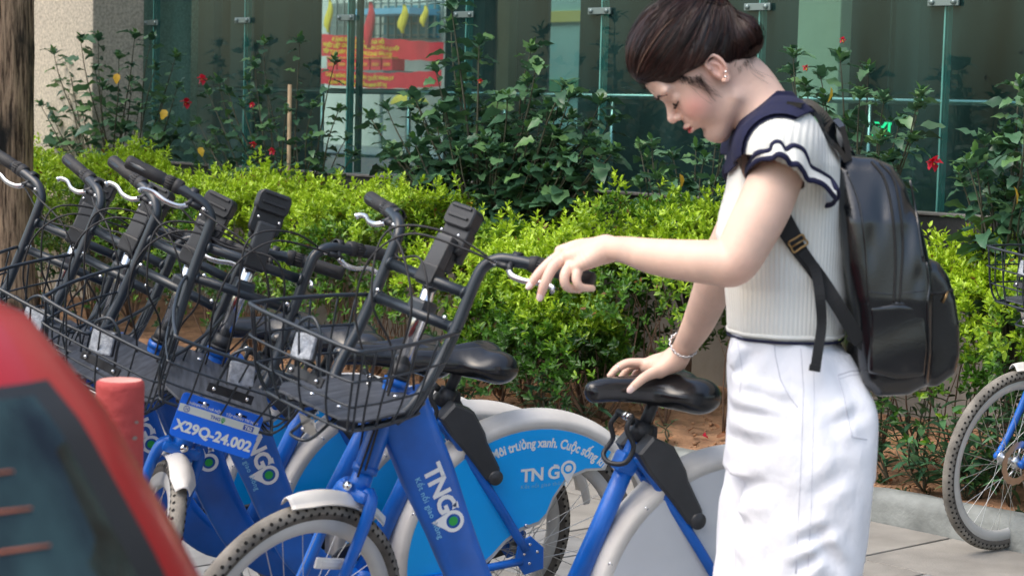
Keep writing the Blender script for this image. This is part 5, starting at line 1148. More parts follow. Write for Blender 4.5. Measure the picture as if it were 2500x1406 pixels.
# --- near arm
body.chain([SHn,WP(1872,490,4.03),WP(1830,575,4.01),WP(1792,640,4.0),WP(1750,641,4.01),WP(1700,638,4.03),WP(1600,627,4.10),WP(1530,611,4.17),WP(1480,606,4.225)],[.052,.0548,.0520,.0470,.0455,.0430,.0370,.0285,.0240],k=.03,sm=5)
# --- far arm
body.chain([SHf,WP(1835,480,4.43),WP(1756,650,4.50),WP(1735,715,4.545),WP(1704,790,4.62),WP(1672,845,4.69),WP(1652,874,4.715)],[.052,.050,.0435,.0425,.0365,.0275,.0240],k=.03,sm=5)
# --- near hand (left): over grip and lever
def PX(l): return [WP(*q) for q in l]
body.chain(PX([(1482,608,4.225),(1440,618,4.235),(1392,628,4.245)]),[.0225,.0235,.0175],k=.018)
body.chain(PX([(1478,604,4.23),(1420,604,4.262),(1368,613,4.278)]),[.020,.0185,.0125],k=.016)
body.chain(PX([(1480,614,4.22),(1440,636,4.215),(1408,652,4.22)]),[.020,.0175,.0115],k=.016)
fin=lambda pts,rs:body.chain(PX(pts),rs,k=.0035)
fin([(1376,618,4.278),(1342,642,4.262),(1312,672,4.252),(1292,699,4.247)],[.0130,.0116,.0104,.0076])      # index
fin([(1386,628,4.258),(1352,650,4.240),(1330,692,4.230),(1318,727,4.232)],[.0130,.0118,.0106,.0078])      # middle
fin([(1396,642,4.238),(1379,672,4.215),(1384,700,4.215),(1414,707,4.235)],[.0124,.0108,.0098,.0080])     # ring
fin([(1412,654,4.222),(1407,682,4.205),(1418,701,4.205),(1446,704,4.222)],[.0114,.0098,.0088,.0072])     # little
body.chain(PX([(1470,606,4.25),(1440,620,4.290),(1405,648,4.325),(1385,680,4.33)]),[.016,.0135,.0108,.0085],k=.008)   # thumb behind the grip
# --- far hand (right): on the saddle
body.chain(PX([(1650,876,4.715),(1615,892,4.72),(1580,893,4.735)]),[.024,.0245,.0185],k=.02)
body.chain(PX([(1645,880,4.70),(1610,905,4.685)]),[.021,.018],k=.02)
body.chain(PX([(1645,872,4.73),(1600,882,4.765),(1572,890,4.775)]),[.019,.017,.0125],k=.016)
fin([(1612,903,4.685),(1578,918,4.655),(1555,936,4.640),(1538,952,4.638)],[.0155,.0118,.0104,.0080])   # thumb
fin([(1578,887,4.735),(1536,886,4.735),(1508,900,4.735),(1489,917,4.728)],[.0122,.0105,.0092,.0074])      # index
fin([(1574,888,4.765),(1530,886,4.775),(1497,908,4.775),(1486,944,4.745)],[.0118,.0100,.0088,.0072])      # middle, round the far edge
fin([(1580,892,4.790),(1545,894,4.805),(1515,925,4.800),(1508,958,4.765)],[.0112,.0095,.0085,.0070])      # ring
fin([(1590,896,4.800),(1562,902,4.820),(1538,932,4.812),(1530,952,4.785)],[.0100,.0085,.0076,.0064])
def joinpieces(pieces):
    V=[];F=[];o=0
    for v,f in pieces: V.append(v);F.append(f+o);o+=len(v)
    return np.concatenate(V),np.concatenate(F)
zN=WP(1800,350,4.2).z; xH=WP(1990,300,4.2).x; xW=WP(1505,600,4.2).x; zW=WP(1660,840,4.7).z; xW2=WP(1700,800,4.7).x
INF=9.
pcs=[body.nets(.0017,lo=A((-INF,-INF,zN)),hi=A((xH,INF,INF))),
     body.nets(.0019,lo=A((-INF,-INF,-1)),hi=A((xW,INF,zN))) if False else body.nets(.0019,lo=A((-.2,4.0,1.1)),hi=A((xW,4.5,1.32))),
     body.nets(.0019,lo=A((.1,4.55,.80)),hi=A((xW2,5.,zW))),
     body.nets(.0042,lo=A((xH-.002,-INF,zN)),hi=A((INF,INF,INF))),
     body.nets(.0042,lo=A((xW-.002,3.8,zW+.0)),hi=A((INF,4.54,zN+.002))),
     body.nets(.0035,lo=A((xW-.002,4.50,zW-.002)),hi=A((INF,5.,zN+.002))),
     body.nets(.006,lo=A((xW2+.02,3.8,.08)),hi=A((INF,4.54,zW+.002)))]
V,F=joinpieces(pcs)
def skin_cols(V):
    c=np.tile(np.array([.75,.51,.40]),(len(V),1)); L=((V-A(HO))@HR.T)/HS; f,u,s=L.T
    g=lambda cf,cu,cs,rf,ru,rs:np.exp(-(((f-cf)/rf)**2+((u-cu)/ru)**2+((np.abs(s)-cs)/rs)**2))
    bl=g(.072,-.022,.045,.030,.026,.03)*.75+g(-.006,.0,.08,.03,.03,.02)*.35+g(.115,-.015,0,.012,.012,.014)*.25
    c+= bl[:,None]*np.array([.02,-.20,-.14])
    lip=np.clip(g(.112,-.0510,0,.014,.0105,.021)*3.0-.9,0,1)[:,None]; c=c*(1-lip)+lip*np.array([.55,.05,.05])
    hd=((V[:,2]<1.3)&(V[:,0]<.32)); d=np.linalg.norm(V-A(WP(1310,715,4.235)),axis=1); k=np.clip(1-d/.05,0,1)[:,None]*.5; c+=k*np.array([.0,-.12,-.09])
    el=np.clip(1-np.linalg.norm(V-A(WP(1812,675,3.97)),axis=1)/.06,0,1)[:,None]*.5; c+=el*np.array([.0,-.10,-.10]); return c
me=np_mesh('body',V,F,[M_skin],cols=skin_cols(V),attr='skincol'); plink('body',me)
bodyBVH=BVHTree.FromPolygons([tuple(v) for v in V],[tuple(f) for f in F])
def on_head(f,u,side=1,off=0.):
    """surface point of the head found by looking in from the side/front"""
    o=HP(f+.02,u,side*.2); d=(HP(f-.02,u,0)-o).normalized(); h=bodyBVH.ray_cast(o,d); p=h[0] if h[0] else HP(f,u,side*.05); n=h[1] if h[0] else hs; return p+(n if n.dot(d)<0 else -n)*off
# eyebrows, lashes
M_brow=mat('eyebrow hair',(.03,.018,.014),.8)
for s in(1,-1):
    b=MB(); 
    def fr_pt(u,ss,off):
        o=HP(.25,u,s*ss); h=bodyBVH.ray_cast(o,-hf_); p=h[0] if h[0] else HP(.09,u,s*ss); return p+hf_*off
    b.tube(smooth_path([fr_pt(.034,.012,.0006),fr_pt(.040,.024,.0006),fr_pt(.040,.036,.0004),fr_pt(.033,.049,.0002)],5),[.0026+.0016*math.sin(math.pi*min(1,i/15+.2)) for i in range(16)],6,flat=.45); plink('eyebrow',b.mesh('eyebrow',M_brow))
    b=MB(); L=smooth_path([fr_pt(.008,.018,.0006),fr_pt(.0045,.026,.0008),fr_pt(.004,.034,.0008),fr_pt(.007,.044,.0006)],6); b.tube(L,.0016,5)
    for i,p in enumerate(L[2:]): b.tube([p,p+hf_*.008-hu*.005+hs*(s*.003)],.0004,3)
    plink('eyelashes',b.mesh('eyelashes',M_brow))
for q,nm in(((-.004,-.0195),'earring'),((-.011,-.013),'earring')):
    for s in(1,-1): c=HP(q[0],q[1],s*.0865); plink('earring',MB().lathe([(0,.004),(.0026,.003),(.0034,0),(0,-.002)],c,hs*s,10).mesh('earring',M_silver))
# --- hair
hr=SDF()
hh_=lambda c,r,k=.02,sub=False: hr.ell(A(HP(*c)),A(r)*HS,HR,k,sub)
hh_((.000,.062,0),(.112,.108,.084)); hh_((-.088,.005,0),(.046,.044,.068),.03); hh_((.04,.10,0),(.075,.058,.070),.03); hh_((-.055,.085,0),(.060,.056,.07),.02); hh_((-.140,.112,0),(.034,.034,.038),.006); hr.chain([HP(-.140+.026*math.cos(a_),.112+.026*math.sin(a_),.012*math.sin(a_*2)) for a_ in np.linspace(0,6.4,10)],[.0125]*10,k=.003,sm=2)
smin=lambda a,b,k:(lambda h:b*(1-h)+a*h-k*h*(1-h))(np.clip(.5+.5*(b-a)/k,0,1))
def cutfn(P,d):
    L=((P-A(HO))@HR.T)/HS; f,u,s=L.T; s=np.abs(s)
    r1=(f-.055)*.78-(u-.017)*.62-.002*np.cos(s*30) - np.clip(.055-s,0,.06)*.12
    r2=np.minimum(.026+ .3*np.clip(f,-.03,.05)-u, f+.024)
    rem=np.maximum(r1,r2); return -smin(-d,-rem,.010)
_c=np.array([.0,.062,0.]); _r=np.array([.111,.108,.084]); rk=random.Random(8); bd=(np.array([-.112,.105,0])-_c)/_r; bd/=np.linalg.norm(bd)
for (f_,u_,s_) in [(.115,.09,.0),(.112,.085,.02),(.105,.07,.04),(.09,.05,.055),(.07,.035,.066),(.05,.02,.072),(.03,.02,.078),(.008,.03,.080),(-.015,.03,.080),(-.035,.01,.075),(-.055,-.015,.065),(-.08,-.03,.045),(-.095,-.035,.015)]:
    for sg in ((1,-1) if s_>0 else (1,)):
        a=(np.array([f_,u_,s_*sg])-_c)/_r; a/=np.linalg.norm(a); om=math.acos(np.clip(a@bd,-1,1)); pts=[];rs=[]; wob=rk.uniform(-.06,.06)
        for i in range(8):
            t=i/7; d=(math.sin((1-t)*om)*a+math.sin(t*om)*bd)/math.sin(om); d=d+np.array([0,wob*math.sin(math.pi*t),.0]); d/=np.linalg.norm(d); q=_c+d*_r*(.93+rk.uniform(-.004,.004)); pts.append(HP(*q)); rs.append((.007+.0075*math.sin(math.pi*(.12+.8*t)))*rk.uniform(.9,1.1))
        hr.chain(pts,rs,k=.004,sm=2)
hr.fn(cutfn,A(HO),.2)
Vh,Fh=hr.nets(.0028)
Vn=Vh.copy()
hm=np_mesh('hair',Vh,Fh,[M_hair]); at=hm.attributes.new('rnd','FLOAT','POINT'); rv=np.array([.25+.5*mnoise.noise(Vector(v)*9) for v in Vh]); at.data.foreach_set('value',rv.astype(np.float32)); plink('hair',hm)
hb_=BVHTree.FromPolygons([tuple(v) for v in Vh],[tuple(f) for f in Fh]); rh=np.random.default_rng(4)
bun=HP(-.128,.108,0); SV=[];SF=[];SR=[]
def add_strand(P,r,rnd):
    k=len(P)
    for i in range(k):
        t=(P[min(i+1,k-1)]-P[max(i-1,0)]).normalized(); x=t.orthogonal().normalized(); y=t.cross(x); rr_=r*(1 if 0<i<k-1 else .3)
        for a in(0,2.094,4.189): SV.append(tuple(P[i]+x*(rr_*math.cos(a))+y*(rr_*math.sin(a)))); SR.append(rnd)
    o=len(SV)-3*k
    for i in range(k-1):
        for j in range(3): SF.append((o+3*i+j,o+3*i+(j+1)%3,o+3*i+3+(j+1)%3,o+3*i+3+j))
near=[i for i in range(len(Vh)) if (Vh[i]-A(HO))@A(hs)>-.03]
for k in range(2600):
    p=Vector(Vh[near[rh.integers(len(near))]]); L=[]; rnd=float(np.clip(rh.normal(.45,.3),0,.95)) if rh.random()>.02 else 1.; lift=rh.uniform(.0,.0016) if rh.random()<.93 else rh.uniform(.002,.006); prev=None
    for st_ in range(16):
        h=hb_.find_nearest(p); 
        if h[0] is None: break
        n=h[1]; q=h[0]; n=n if n.dot(q-HP(-.01,.06,0))>0 else -n
        L.append(q+n*lift); 
        lp=((np.array(q)-A(HO))@HR.T)/HS; tgt=bun if (lp[1]>.0 or lp[0]>-.03) else HP(-.10,.06,.05)
        d=(tgt-q); 
        if d.length<.03: break
        d=d.normalized(); d=(d-n*d.dot(n)); 
        if d.length<1e-3: break
        d=d.normalized(); 
        if prev is not None: d=(prev*.55+d*.45).normalized()
        else: 
            # roots leave the hairline upwards, sweep over and back
            d=(d+hu*.25).normalized()
        prev=d; p=q+d*.0105
    if len(L)>4: add_strand(L,rh.uniform(.00045,.0010),rnd)
# loose wisps at the temple, forehead and nape
for k in range(60):
    q=rh.random()**.8; a=HP(lerp(.018,.056,q),lerp(.030,.022,q),.0655); e=HP(rh.uniform(.020,.050),rh.uniform(-.05,.012),.0652); P=smooth_path([a,a.lerp(e,.5)+hf_*.004+hs*.003,e+hs*.001],4); add_strand(P,.00022,.12)
for k in range(22):
    a=HP(rh.uniform(.085,.11),rh.uniform(.085,.11),rh.uniform(-.03,.045)); P=smooth_path([a,a+hf_*rh.uniform(.006,.02)-hu*.015,a+hf_*rh.uniform(.0,.02)-hu*rh.uniform(.03,.05)],4); add_strand(P,.0003,.4)
for k in range(14):
    a=HP(rh.uniform(-.07,-.03),rh.uniform(-.045,-.02),rh.uniform(.02,.055)); P=smooth_path([a,a-hu*.02+hf_*.004,a-hu*rh.uniform(.03,.06)-hf_*rh.uniform(-.01,.01)],4); add_strand(P,.0003,.3)
for k in range(420):
    q=rh.random(); 
    if q<.6: w=rh.random(); f_,u_=lerp(.050,.108,w),lerp(.022,.096,w); a=on_head(f_,u_,1 if rh.random()<.8 else -1,.0004); d=(hf_*rh.uniform(-.2,.5)-hu*rh.uniform(.2,1)).normalized()
    elif q<.7: w=rh.random(); f_,u_=lerp(-.075,-.025,w),lerp(-.035,-.030,w); a=on_head(f_,u_,1,.0004); d=(-hu*rh.uniform(.3,1)-hf_*rh.uniform(-.5,.6)).normalized()
    else: continue
    L_=rh.uniform(.006,.018); add_strand(smooth_path([a-d*.006,a+d*L_*.5+hs*.0008,a+d*L_],3),.00022,.2)
sm=np_mesh('hair_strands',SV,SF,[M_hair]); at=sm.attributes.new('rnd','FLOAT','POINT'); at.data.foreach_set('value',np.array(SR,np.float32)); o=plink('hair_strands',sm); o['kind']='stuff'
# --- profile-driven garments
def prof_fn(rows,y0f,hwf,amp=0.,freq=(3,3,1.2),seed=0,p=2.4,rib=None):
    """rows: (py, px_front, px_back) at depth y; returns (z[],cx[],a[])"""
    zs=[];cx=[];a=[]
    for py,pf,pb,yy in rows:
        w0=WP(pf,py,yy); w1=WP(pb,py,yy); zs.append((w0.z+w1.z)/2); cx.append((w0.x+w1.x)/2); a.append((w1.x-w0.x)/2)
    zs=np.array(zs)[::-1];cx=np.array(cx)[::-1];a=np.array(a)[::-1]
    def f(P):
        z=P[:,2]; C=np.interp(z,zs,cx); Aa=np.interp(z,zs,a); Y=y0f(z); B=hwf(z); X=(P[:,0]-C)/Aa; Yv=(P[:,1]-Y)/B
        r=(np.abs(X)**p+np.abs(Yv)**p)**(1/p); d=(r-1)*np.minimum(Aa,B)*.92; d=np.maximum(d,np.maximum(zs[0]-z,z-zs[-1])); return d
    return f,zs
def fold(P,amp,sx,sy,sz,seed):
    """cheap smooth folds from a sum of sines"""
    r=np.random.default_rng(seed); o=np.zeros(len(P))
    for k in range(7):
        w=r.normal(0,1,3)*np.array([sx,sy,sz]); o+=np.sin(P@w+r.uniform(0,6.3))/(1+.4*k)
    return o*amp
smin=lambda a,b,k:(lambda h:b*(1-h)+a*h-k*h*(1-h))(np.clip(.5+.5*(b-a)/k,0,1))
trows=[(262,1850,1958,4.2),(300,1815,1998,4.2),(340,1800,2030,4.2),(400,1788,2055,4.2),(470,1774,2063,4.2),(530,1757,2067,4.2),(575,1749,2069,4.2),(630,1757,2070,4.2),(700,1772,2070,4.2),(760,1777,2064,4.2),(800,1777,2058,4.2),(818,1784,2052,4.2)]
zz_=lambda py:WP(1900,py,4.2).z
zt=[zz_(q) for q in(818,780,700,575,450,390,330,290,262)][::1]; bt=[.148,.150,.145,.152,.158,.165,.150,.115,.075]
tf_,zs_=prof_fn(trows,lambda z:4.215+0*z,lambda z:np.interp(z,zt,bt))
shirt=SDF(); shirt.rbox((WP(1915,540,4.2)),(.19,.28,.29),.01)     # bounds only; replaced by fn
capn=[A(WP(1915,335,4.09)),A(WP(1900,372,4.05)),.070,.083]; capf=[A(WP(1880,322,4.33)),A(WP(1850,372,4.385)),.062,.072]
def rc(P,a,b,ra,rb): ba=b-a; h=np.clip((P-a)@ba/(ba@ba),0,1); return np.linalg.norm(P-a-h[:,None]*ba,axis=1)-(ra+(rb-ra)*h)
def shirt_f(P,d=None):
    d=tf_(P); d=smin(d,rc(P,*capn),.035); d=smin(d,rc(P,*capf),.035)
    d=d+fold(P,.0016,28,22,9,3)*np.clip((zz_(500)-P[:,2])/.1,0.2,1)+.0022*np.sin(P[:,2]*75+P[:,0]*55)*np.clip(1-np.abs(P[:,2]-zz_(640))/.14,0,1)*np.clip((P[:,0]-.62)*10,0,1)
    # hem roll
    return d
arm_dir=(A(WP(1869,490,4.03))-A(SHn)); arm_dir/=np.linalg.norm(arm_dir); cutc=A(WP(1893,402,4.05))
armf_dir=(A(WP(1835,480,4.43))-A(SHf)); armf_dir/=np.linalg.norm(armf_dir); cutf=A(WP(1845,405,4.40))
def shirt_cut(P,d):
    d=shirt_f(P)
    # open the sleeve cap where the arm leaves it
    return d
shirt.fn(shirt_cut,A((.6,4.2,1.2)),.5)
Vs,Fs=shirt.nets(.0042); Vs_=Vs
# remove cloth faces beyond the sleeve opening
def keepmask(Vv):
    a=(Vv-cutc)@arm_dir; ra=np.linalg.norm((Vv-cutc)-a[:,None]*arm_dir,axis=1); m1=(a>.022)&(ra<.085)&(Vv[:,1]<4.115)&(rc(Vv,*capn)<.004)&(tf_(Vv)>.002)
    a=(Vv-cutf)@armf_dir; ra=np.linalg.norm((Vv-cutf)-a[:,None]*armf_dir,axis=1); m2=(a>.004)&(ra<.08)&(Vv[:,1]>4.34)&(tf_(Vv)>.002)
    return ~(m1|m2)
km_=keepmask(Vs); Fs=Fs[km_[Fs].all(1)]
sh_me=np_mesh('top',Vs,Fs,[M_knit]); at=sh_me.attributes.new('rib','FLOAT','POINT'); cxs=np.interp(Vs[:,2],zs_,np.interp(zs_,zs_,zs_*0+.62)); ang=np.arctan2(Vs[:,1]-4.215,(Vs[:,0]-.62)*1.05); at.data.foreach_set('value',(ang*.165+.0).astype(np.float32)); top=plink('knit_top',sh_me)
shB=BVHTree.FromPolygons([tuple(v) for v in Vs],[tuple(f) for f in Fs])
def cast(bvh,px,py,off=0.,fallback=4.1):
    d=(WP(px,py,1.)-CAMP).normalized(); h=bvh.ray_cast(CAMP,d)
    if h[0] is None: return WP(px,py,fallback)
    n=h[1] if h[1].dot(d)<0 else -h[1]; return h[0]+n*off
# hem band
hz=zz_(815); b=MB(); hp=[]
for k in range(48):
    a=2*math.pi*k/48; hp.append((1,a))
ring=[]
for _,a in hp:
    o=Vector((.62,4.215,hz+.006))+Vector((math.cos(a),math.sin(a),0))*.4; h=shB.ray_cast(o,Vector((-math.cos(a),-math.sin(a),0))); 
    if h[0]: ring.append(h[0]+Vector((math.cos(a),math.sin(a),0))*.0005)
b.tube(ring,.0045,8,closed=True); hb2=b.mesh('hem',M_knit); plink('hem',hb2)
b=MB(); b.tube([p+Vector((0,0,-.010)) for p in ring],.003,6,closed=True); plink('waist_trim',b.mesh('waist_trim',M_trim))
# collar: navy band laid over shoulders and chest
colp=SDF(); colp.rbox(WP(1890,290,4.2),(.15,.17,.12),.01)
cA=A(WP(1862,262,4.2)); 
lowa,lowb=A(WP(1808,372,4.2)),A(WP(1925,262,4.2)); dl=lowb-lowa; nl=np.array([dl[2],0,-dl[0]]); nl/=np.linalg.norm(nl)   # lower edge plane seen from the side
if nl[2]>0: nl=-nl
def col_f(P,d):
    base=smin(shirt_f(P),rc(P,A(HP(-.045,-.055,0)),A(NB),.048,.056),.02); sh_=np.abs(base-.0065)-.0032
    # outer edge: rounded cape shape ; inner edge: neck opening plane
    q=P-lowa; e=q@nl            # >0 below the edge line
    back=np.maximum(P[:,0]-WP(1985,250,4.2).x,(P[:,2]-WP(1900,222,4.2).z)*1.0)
    outer=np.maximum(e-np.clip((P[:,0]-lowa[0])*.25,0,.06)-.012*np.cos((P[:,1]-4.2)*14),back)
    a,b2=A(WP(1790,306,4.2)),A(WP(1905,212,4.2)); dn=b2-a; nn=np.array([-dn[2],0,dn[0]]); nn/=np.linalg.norm(nn); nn=nn if nn[2]>0 else -nn; inner=(P-a)@nn
    return np.maximum(np.maximum(sh_,outer),inner)
colp.fn(col_f,A((.6,4.2,1.5)),.4)
Vc,Fc=colp.nets(.0026); plink('collar',np_mesh('collar',Vc,Fc,[M_trim]))
# ruffle on the near sleeve and far sleeve
def ruffle(E1,E2,yp,closed_=True,K=8):
    """E1 inner (upper) edge, E2 outer edge; lists of world points"""
    a=smooth_path(E1,K,closed=closed_); c=smooth_path(E2,K,closed=closed_); n=len(a); b=MB(); vs=[];fs=[]
    for i in range(n):
        for w in(0,.5,1): q=a[i].lerp(c[i],w); vs.append(q+Vector((0,-.004*math.sin(math.pi*w),0)))
    m=n if closed_ else n-1
    for i in range(m):
        j=(i+1)%n
        for w in(0,1): fs.append((3*i+w,3*i+w+1,3*j+w+1,3*j+w))
    b.add(vs,fs,0); o=plink('sleeve_frill',b.mesh('sleeve_frill',M_knit)); 
    at=o.data.attributes.new('rib','FLOAT','POINT'); at.data.foreach_set('value',np.repeat(np.arange(n)*.004,3).astype(np.float32))
    for e in(a,c): plink('frill_edging',MB().tube(e,.0062,8,closed=closed_,flat=.6).mesh('frill_edging',M_trim))
Yn=3.985
up=[(1822,420,4.06),(1832,392,4.02),(1850,374,4.00),(1880,368,3.98),(1888,352,3.97),(1903,349,3.965),(1916,365,3.975),(1935,356,3.97),(1957,365,3.975),(1968,385,3.985),(1975,405,3.985),(2000,420,3.99),(2024,437,4.0),(2042,462,4.03),(2044,484,4.06),(2020,503,4.09),(1985,508,4.12),(1950,512,4.15),(1905,500,4.17),(1860,470,4.16),(1835,445,4.12)]
lo_=[(1822,422,4.045),(1836,402,4.0),(1858,388,3.975),(1885,386,3.955),(1900,377,3.94),(1918,384,3.938),(1930,400,3.945),(1948,402,3.945),(1962,420,3.955),(1972,438,3.965),(1990,442,3.97),(2012,452,3.98),(2030,472,3.995),(2040,488,4.025),(2028,500,4.06),(2000,502,4.09),(1972,500,4.11),(1942,504,4.135),(1905,496,4.15),(1866,470,4.14),(1838,448,4.10)]
def pxl(L): return [WP(*q) for q in L]
# the lower edge hangs outside the arm, the upper edge stays on the shoulder
up_=[]
for (x,y,d) in up[:13]:
    up_.append(cast(shB,x,y,.004,d))
E1=up_+pxl(up[13:]); E2=pxl(lo_)
ruffle(E1,E2,0)
# sleeve cloth between shoulder cap and the lower back of the frill
# far sleeve: only a navy edge shows at the chest
fs_=[(1776,402,4.36),(1768,412,4.40),(1770,432,4.43),(1782,446,4.44),(1800,440,4.46),(1830,420,4.47),(1850,395,4.46),(1830,372,4.44),(1800,380,4.40)]
ruffle(pxl([(a+6,b-8,c-.012) for a,b,c in fs_]),pxl(fs_),0)
# --- jeans
def jean(rows,yc,hw,seed):
    f,z=prof_fn(rows,lambda z:np.interp(z,yc[0],yc[1]),lambda z:np.interp(z,hw[0],hw[1]),p=2.2); return f
hip=jean([(819,1788,2050,4.2),(860,1786,2078,4.2),(900,1785,2098,4.2),(960,1786,2120,4.2),(1010,1784,2130,4.2),(1080,1780,2128,4.2),(1140,1776,2124,4.2)],([0,2],[4.215,4.215]),([zz_(1140),zz_(1000),zz_(900),zz_(819)],[.185,.182,.165,.142]),1)
legn=jean([(860,1800,2080,4.12),(930,1795,2110,4.12),(1000,1797,2128,4.12),(1100,1812,2128,4.12),(1200,1816,2120,4.12),(1300,1810,2108,4.12),(1406,1796,2092,4.12),(1700,1752,2085,4.12),(2200,1745,2095,4.12)],([0,2],[4.125,4.125]),([0,.6,.84,.94,1.04],[.118,.112,.106,.080,.02]),2)
legf=jean([(880,1800,2070,4.31),(1000,1786,2110,4.31),(1080,1772,2100,4.31),(1200,1756,2075,4.31),(1300,1745,2060,4.31),(1406,1736,2050,4.31),(1700,1750,2040,4.31),(2160,1748,2040,4.31)],([0,2],[4.31,4.31]),([0,.6,.84,.94,1.04],[.115,.108,.10,.075,.02]),3)
jn=SDF(); jn.rbox(A((.60,4.215,.56)),(.19,.21,.50),.01)
legf_r=legf
creases=[(WP(1795,1010,4.05),WP(1925,1030,4.0),.007,.018),(WP(1800,960,4.05),WP(1950,1000,4.0),.006,.014),(WP(1790,1080,4.06),WP(1870,1105,4.0),.005,.018),(WP(1950,1330,4.0),WP(2040,1290,4.0),.007,.014),(WP(1990,1300,4.0),WP(2060,1400,4.0),.008,.016),(WP(1940,1400,4.0),WP(2010,1350,4.0),.006,.014),(WP(2030,1040,4.03),WP(2100,1010,4.05),.005,.016),(WP(1775,1350,4.04),WP(1850,1290,4.0),.007,.02),(WP(1860,850,4.06),WP(1800,930,4.06),.004,.014),(WP(1890,1180,4.0),WP(1810,1230,4.02),.005,.02),(WP(2060,1150,4.03),WP(1990,1210,4.0),.005,.02)]
def jeans_f(P,d):
    a=smin(hip(P),smin(legn(P),legf_r(P),.006),.02); a=a+fold(P,.0030,16,14,7,5)+fold(P,.0013,45,40,26,8)+fold(P,.0022,30,10,-22,15)*np.clip(np.sin(P[:,2]*9+P[:,0]*7),0,1)
    for A0_,B0,am,w in creases:
        A1=A(A0_);B1=A(B0);ba=B1-A1; Q=P.copy(); h=np.clip(((Q-A1)[:,[0,2]]@ba[[0,2]])/(ba[[0,2]]@ba[[0,2]]),0,1); dd=np.linalg.norm((Q-A1)[:,[0,2]]-h[:,None]*ba[[0,2]],axis=1); m=(P[:,1]<4.2)*np.sin(np.pi*np.clip(h,.02,.98))**.5; x=dd/w; a=a+m*am*1.1*(np.exp(-x*x)-.7*np.exp(-(x-1.6)**2))
    return a
jn.fn(jeans_f,A((.6,4.2,.6)),.7)
Vj,Fj=jn.nets(.0055); jb=BVHTree.FromPolygons([tuple(v) for v in Vj],[tuple(f) for f in Fj]); jeans=plink('jeans',np_mesh('jeans',Vj,Fj,[M_denim]))
def seam(name,pts,bvh,r,m,k=10,off=0.,parent=None,closed=False):
    P=smooth_path([cast(bvh,x,y,off) for x,y in pts],2); Q=[]
    pp=[]; 
    for i in range(len(pts)-1):
        for j in range(k): t=j/k; pp.append((lerp(pts[i][0],pts[i+1][0],t),lerp(pts[i][1],pts[i+1][1],t)))
    pp.append(pts[-1]); Q=[cast(bvh,x,y,off) for x,y in pp]; b=MB(); b.tube(Q,r,6,flat=.7); return plink(name,b.mesh(name,m),parent)
seam('pocket_seam',[(1888,822),(1893,870),(1905,925),(1925,965),(1948,994)],jb,.0016,M_stitch); seam('side_seam',[(1955,850),(1962,950),(1957,1100),(1950,1250),(1943,1400)],jb,.0014,M_stitch,off=-.0004); seam('side_seam',[(1985,860),(1988,960),(1984,1100),(1980,1250),(1972,1400)],jb,.0009,M_stitch,off=-.0002)
seam('back_pocket',[(2045,916),(2060,970),(2070,1020),(2080,1066),(2116,1072)],jb,.0016,M_stitch); seam('back_pocket',[(2045,916),(2075,906),(2098,905)],jb,.0016,M_stitch); seam('back_pocket',[(2047,926),(2075,916),(2098,914)],jb,.0010,M_stitch); seam('fly_seam',[(1800,830),(1812,900),(1806,960)],jb,.0010,M_stitch)
seam('belt_loop',[(2028,798),(2030,812),(2030,822)],jb,.0045,M_denim,off=.002); seam('waist_seam',[(1795,828),(1900,836),(1990,834),(2048,826)],jb,.0012,M_stitch)
# shoes
for yy,px0 in((4.125,1745),(4.31,1735)):
    c=WP(1900,2300,yy); s=SDF(); x0=c.x; s.chain([(x0+.07,yy,.05),(x0-.02,yy,.05),(x0-.13,yy,.035),(x0-.17,yy,.03)],[.042,.042,.034,.026],k=.03); s.cone((x0+.03,yy,.06),(x0+.02,yy,.12),.04,.038,.03); s.fn(lambda P,d:np.maximum(d,.003-P[:,2]),A((x0,yy,0)),.3); v,f=s.nets(.006); plink('shoe',np_mesh('shoe',v,f,[M_fend]))
# nails, rings, bracelet
def nail(px,py,d,dirp,w=.0062,l=.0105):
    c=WP(px,py,d); o=CAMP; h=bodyBVH.ray_cast(CAMP,(WP(px,py,1.)-CAMP).normalized()); c=h[0] if h[0] else c; n=h[1] if h[0] else Vector((0,-1,0)); n=n if n.dot(c-CAMP)<0 else -n
    d_=(WP(dirp[0],dirp[1],d)-WP(px,py,d)); d_=(d_-n*d_.dot(n)).normalized(); y=n.cross(d_); vs=[];fs=[]
    R=7
    for i in range(6):
        u=i/5; ww=w*(1-.35*u**3)*(.8+.2*min(1,u*3)) if u<1 else w*.45
        for j in range(5): v=lerp(-1,1,j/4); vs.append(c+d_*(lerp(-.4,.75,u)*l*1.25)+y*(v*ww)+n*(.0012-.0024*v*v-.0012*u*u))
    for i in range(5):
        for j in range(4): fs.append((5*i+j,5*i+j+1,5*i+6+j,5*i+5+j))
    plink('fingernail',MB().add(vs,fs).mesh('fingernail',M_nail))
nail(1292,696,4.25,(1284,706)); nail(1317,724,4.23,(1315,738)); nail(1541,949,4.64,(1530,960),.0072,.013)
def ringtube(name,c,axis,R,r,m,n=22): 
    ax=Vector(axis).normalized(); x=ax.orthogonal().normalized(); y=ax.cross(x); plink(name,MB().tube([c+x*(R*math.cos(a))+y*(R*math.sin(a)) for a in np.linspace(0,6.283,n,endpoint=False)],r,6,closed=True).mesh(name,m))
ringtube('finger_ring',WP(1344,638,4.264),WP(1338,642,4.262)-WP(1372,616,4.278),.0112,.0012,M_silver); ringtube('finger_ring',WP(1511,899,4.735),WP(1508,900,4.735)-WP(1530,889,4.735),.0106,.0012,M_silver)
bc=WP(1668,843,4.68); bax=(WP(1690,810,4.64)-WP(1655,868,4.71)).normalized(); bx=bax.orthogonal().normalized(); by=bax.cross(bx); b=MB()
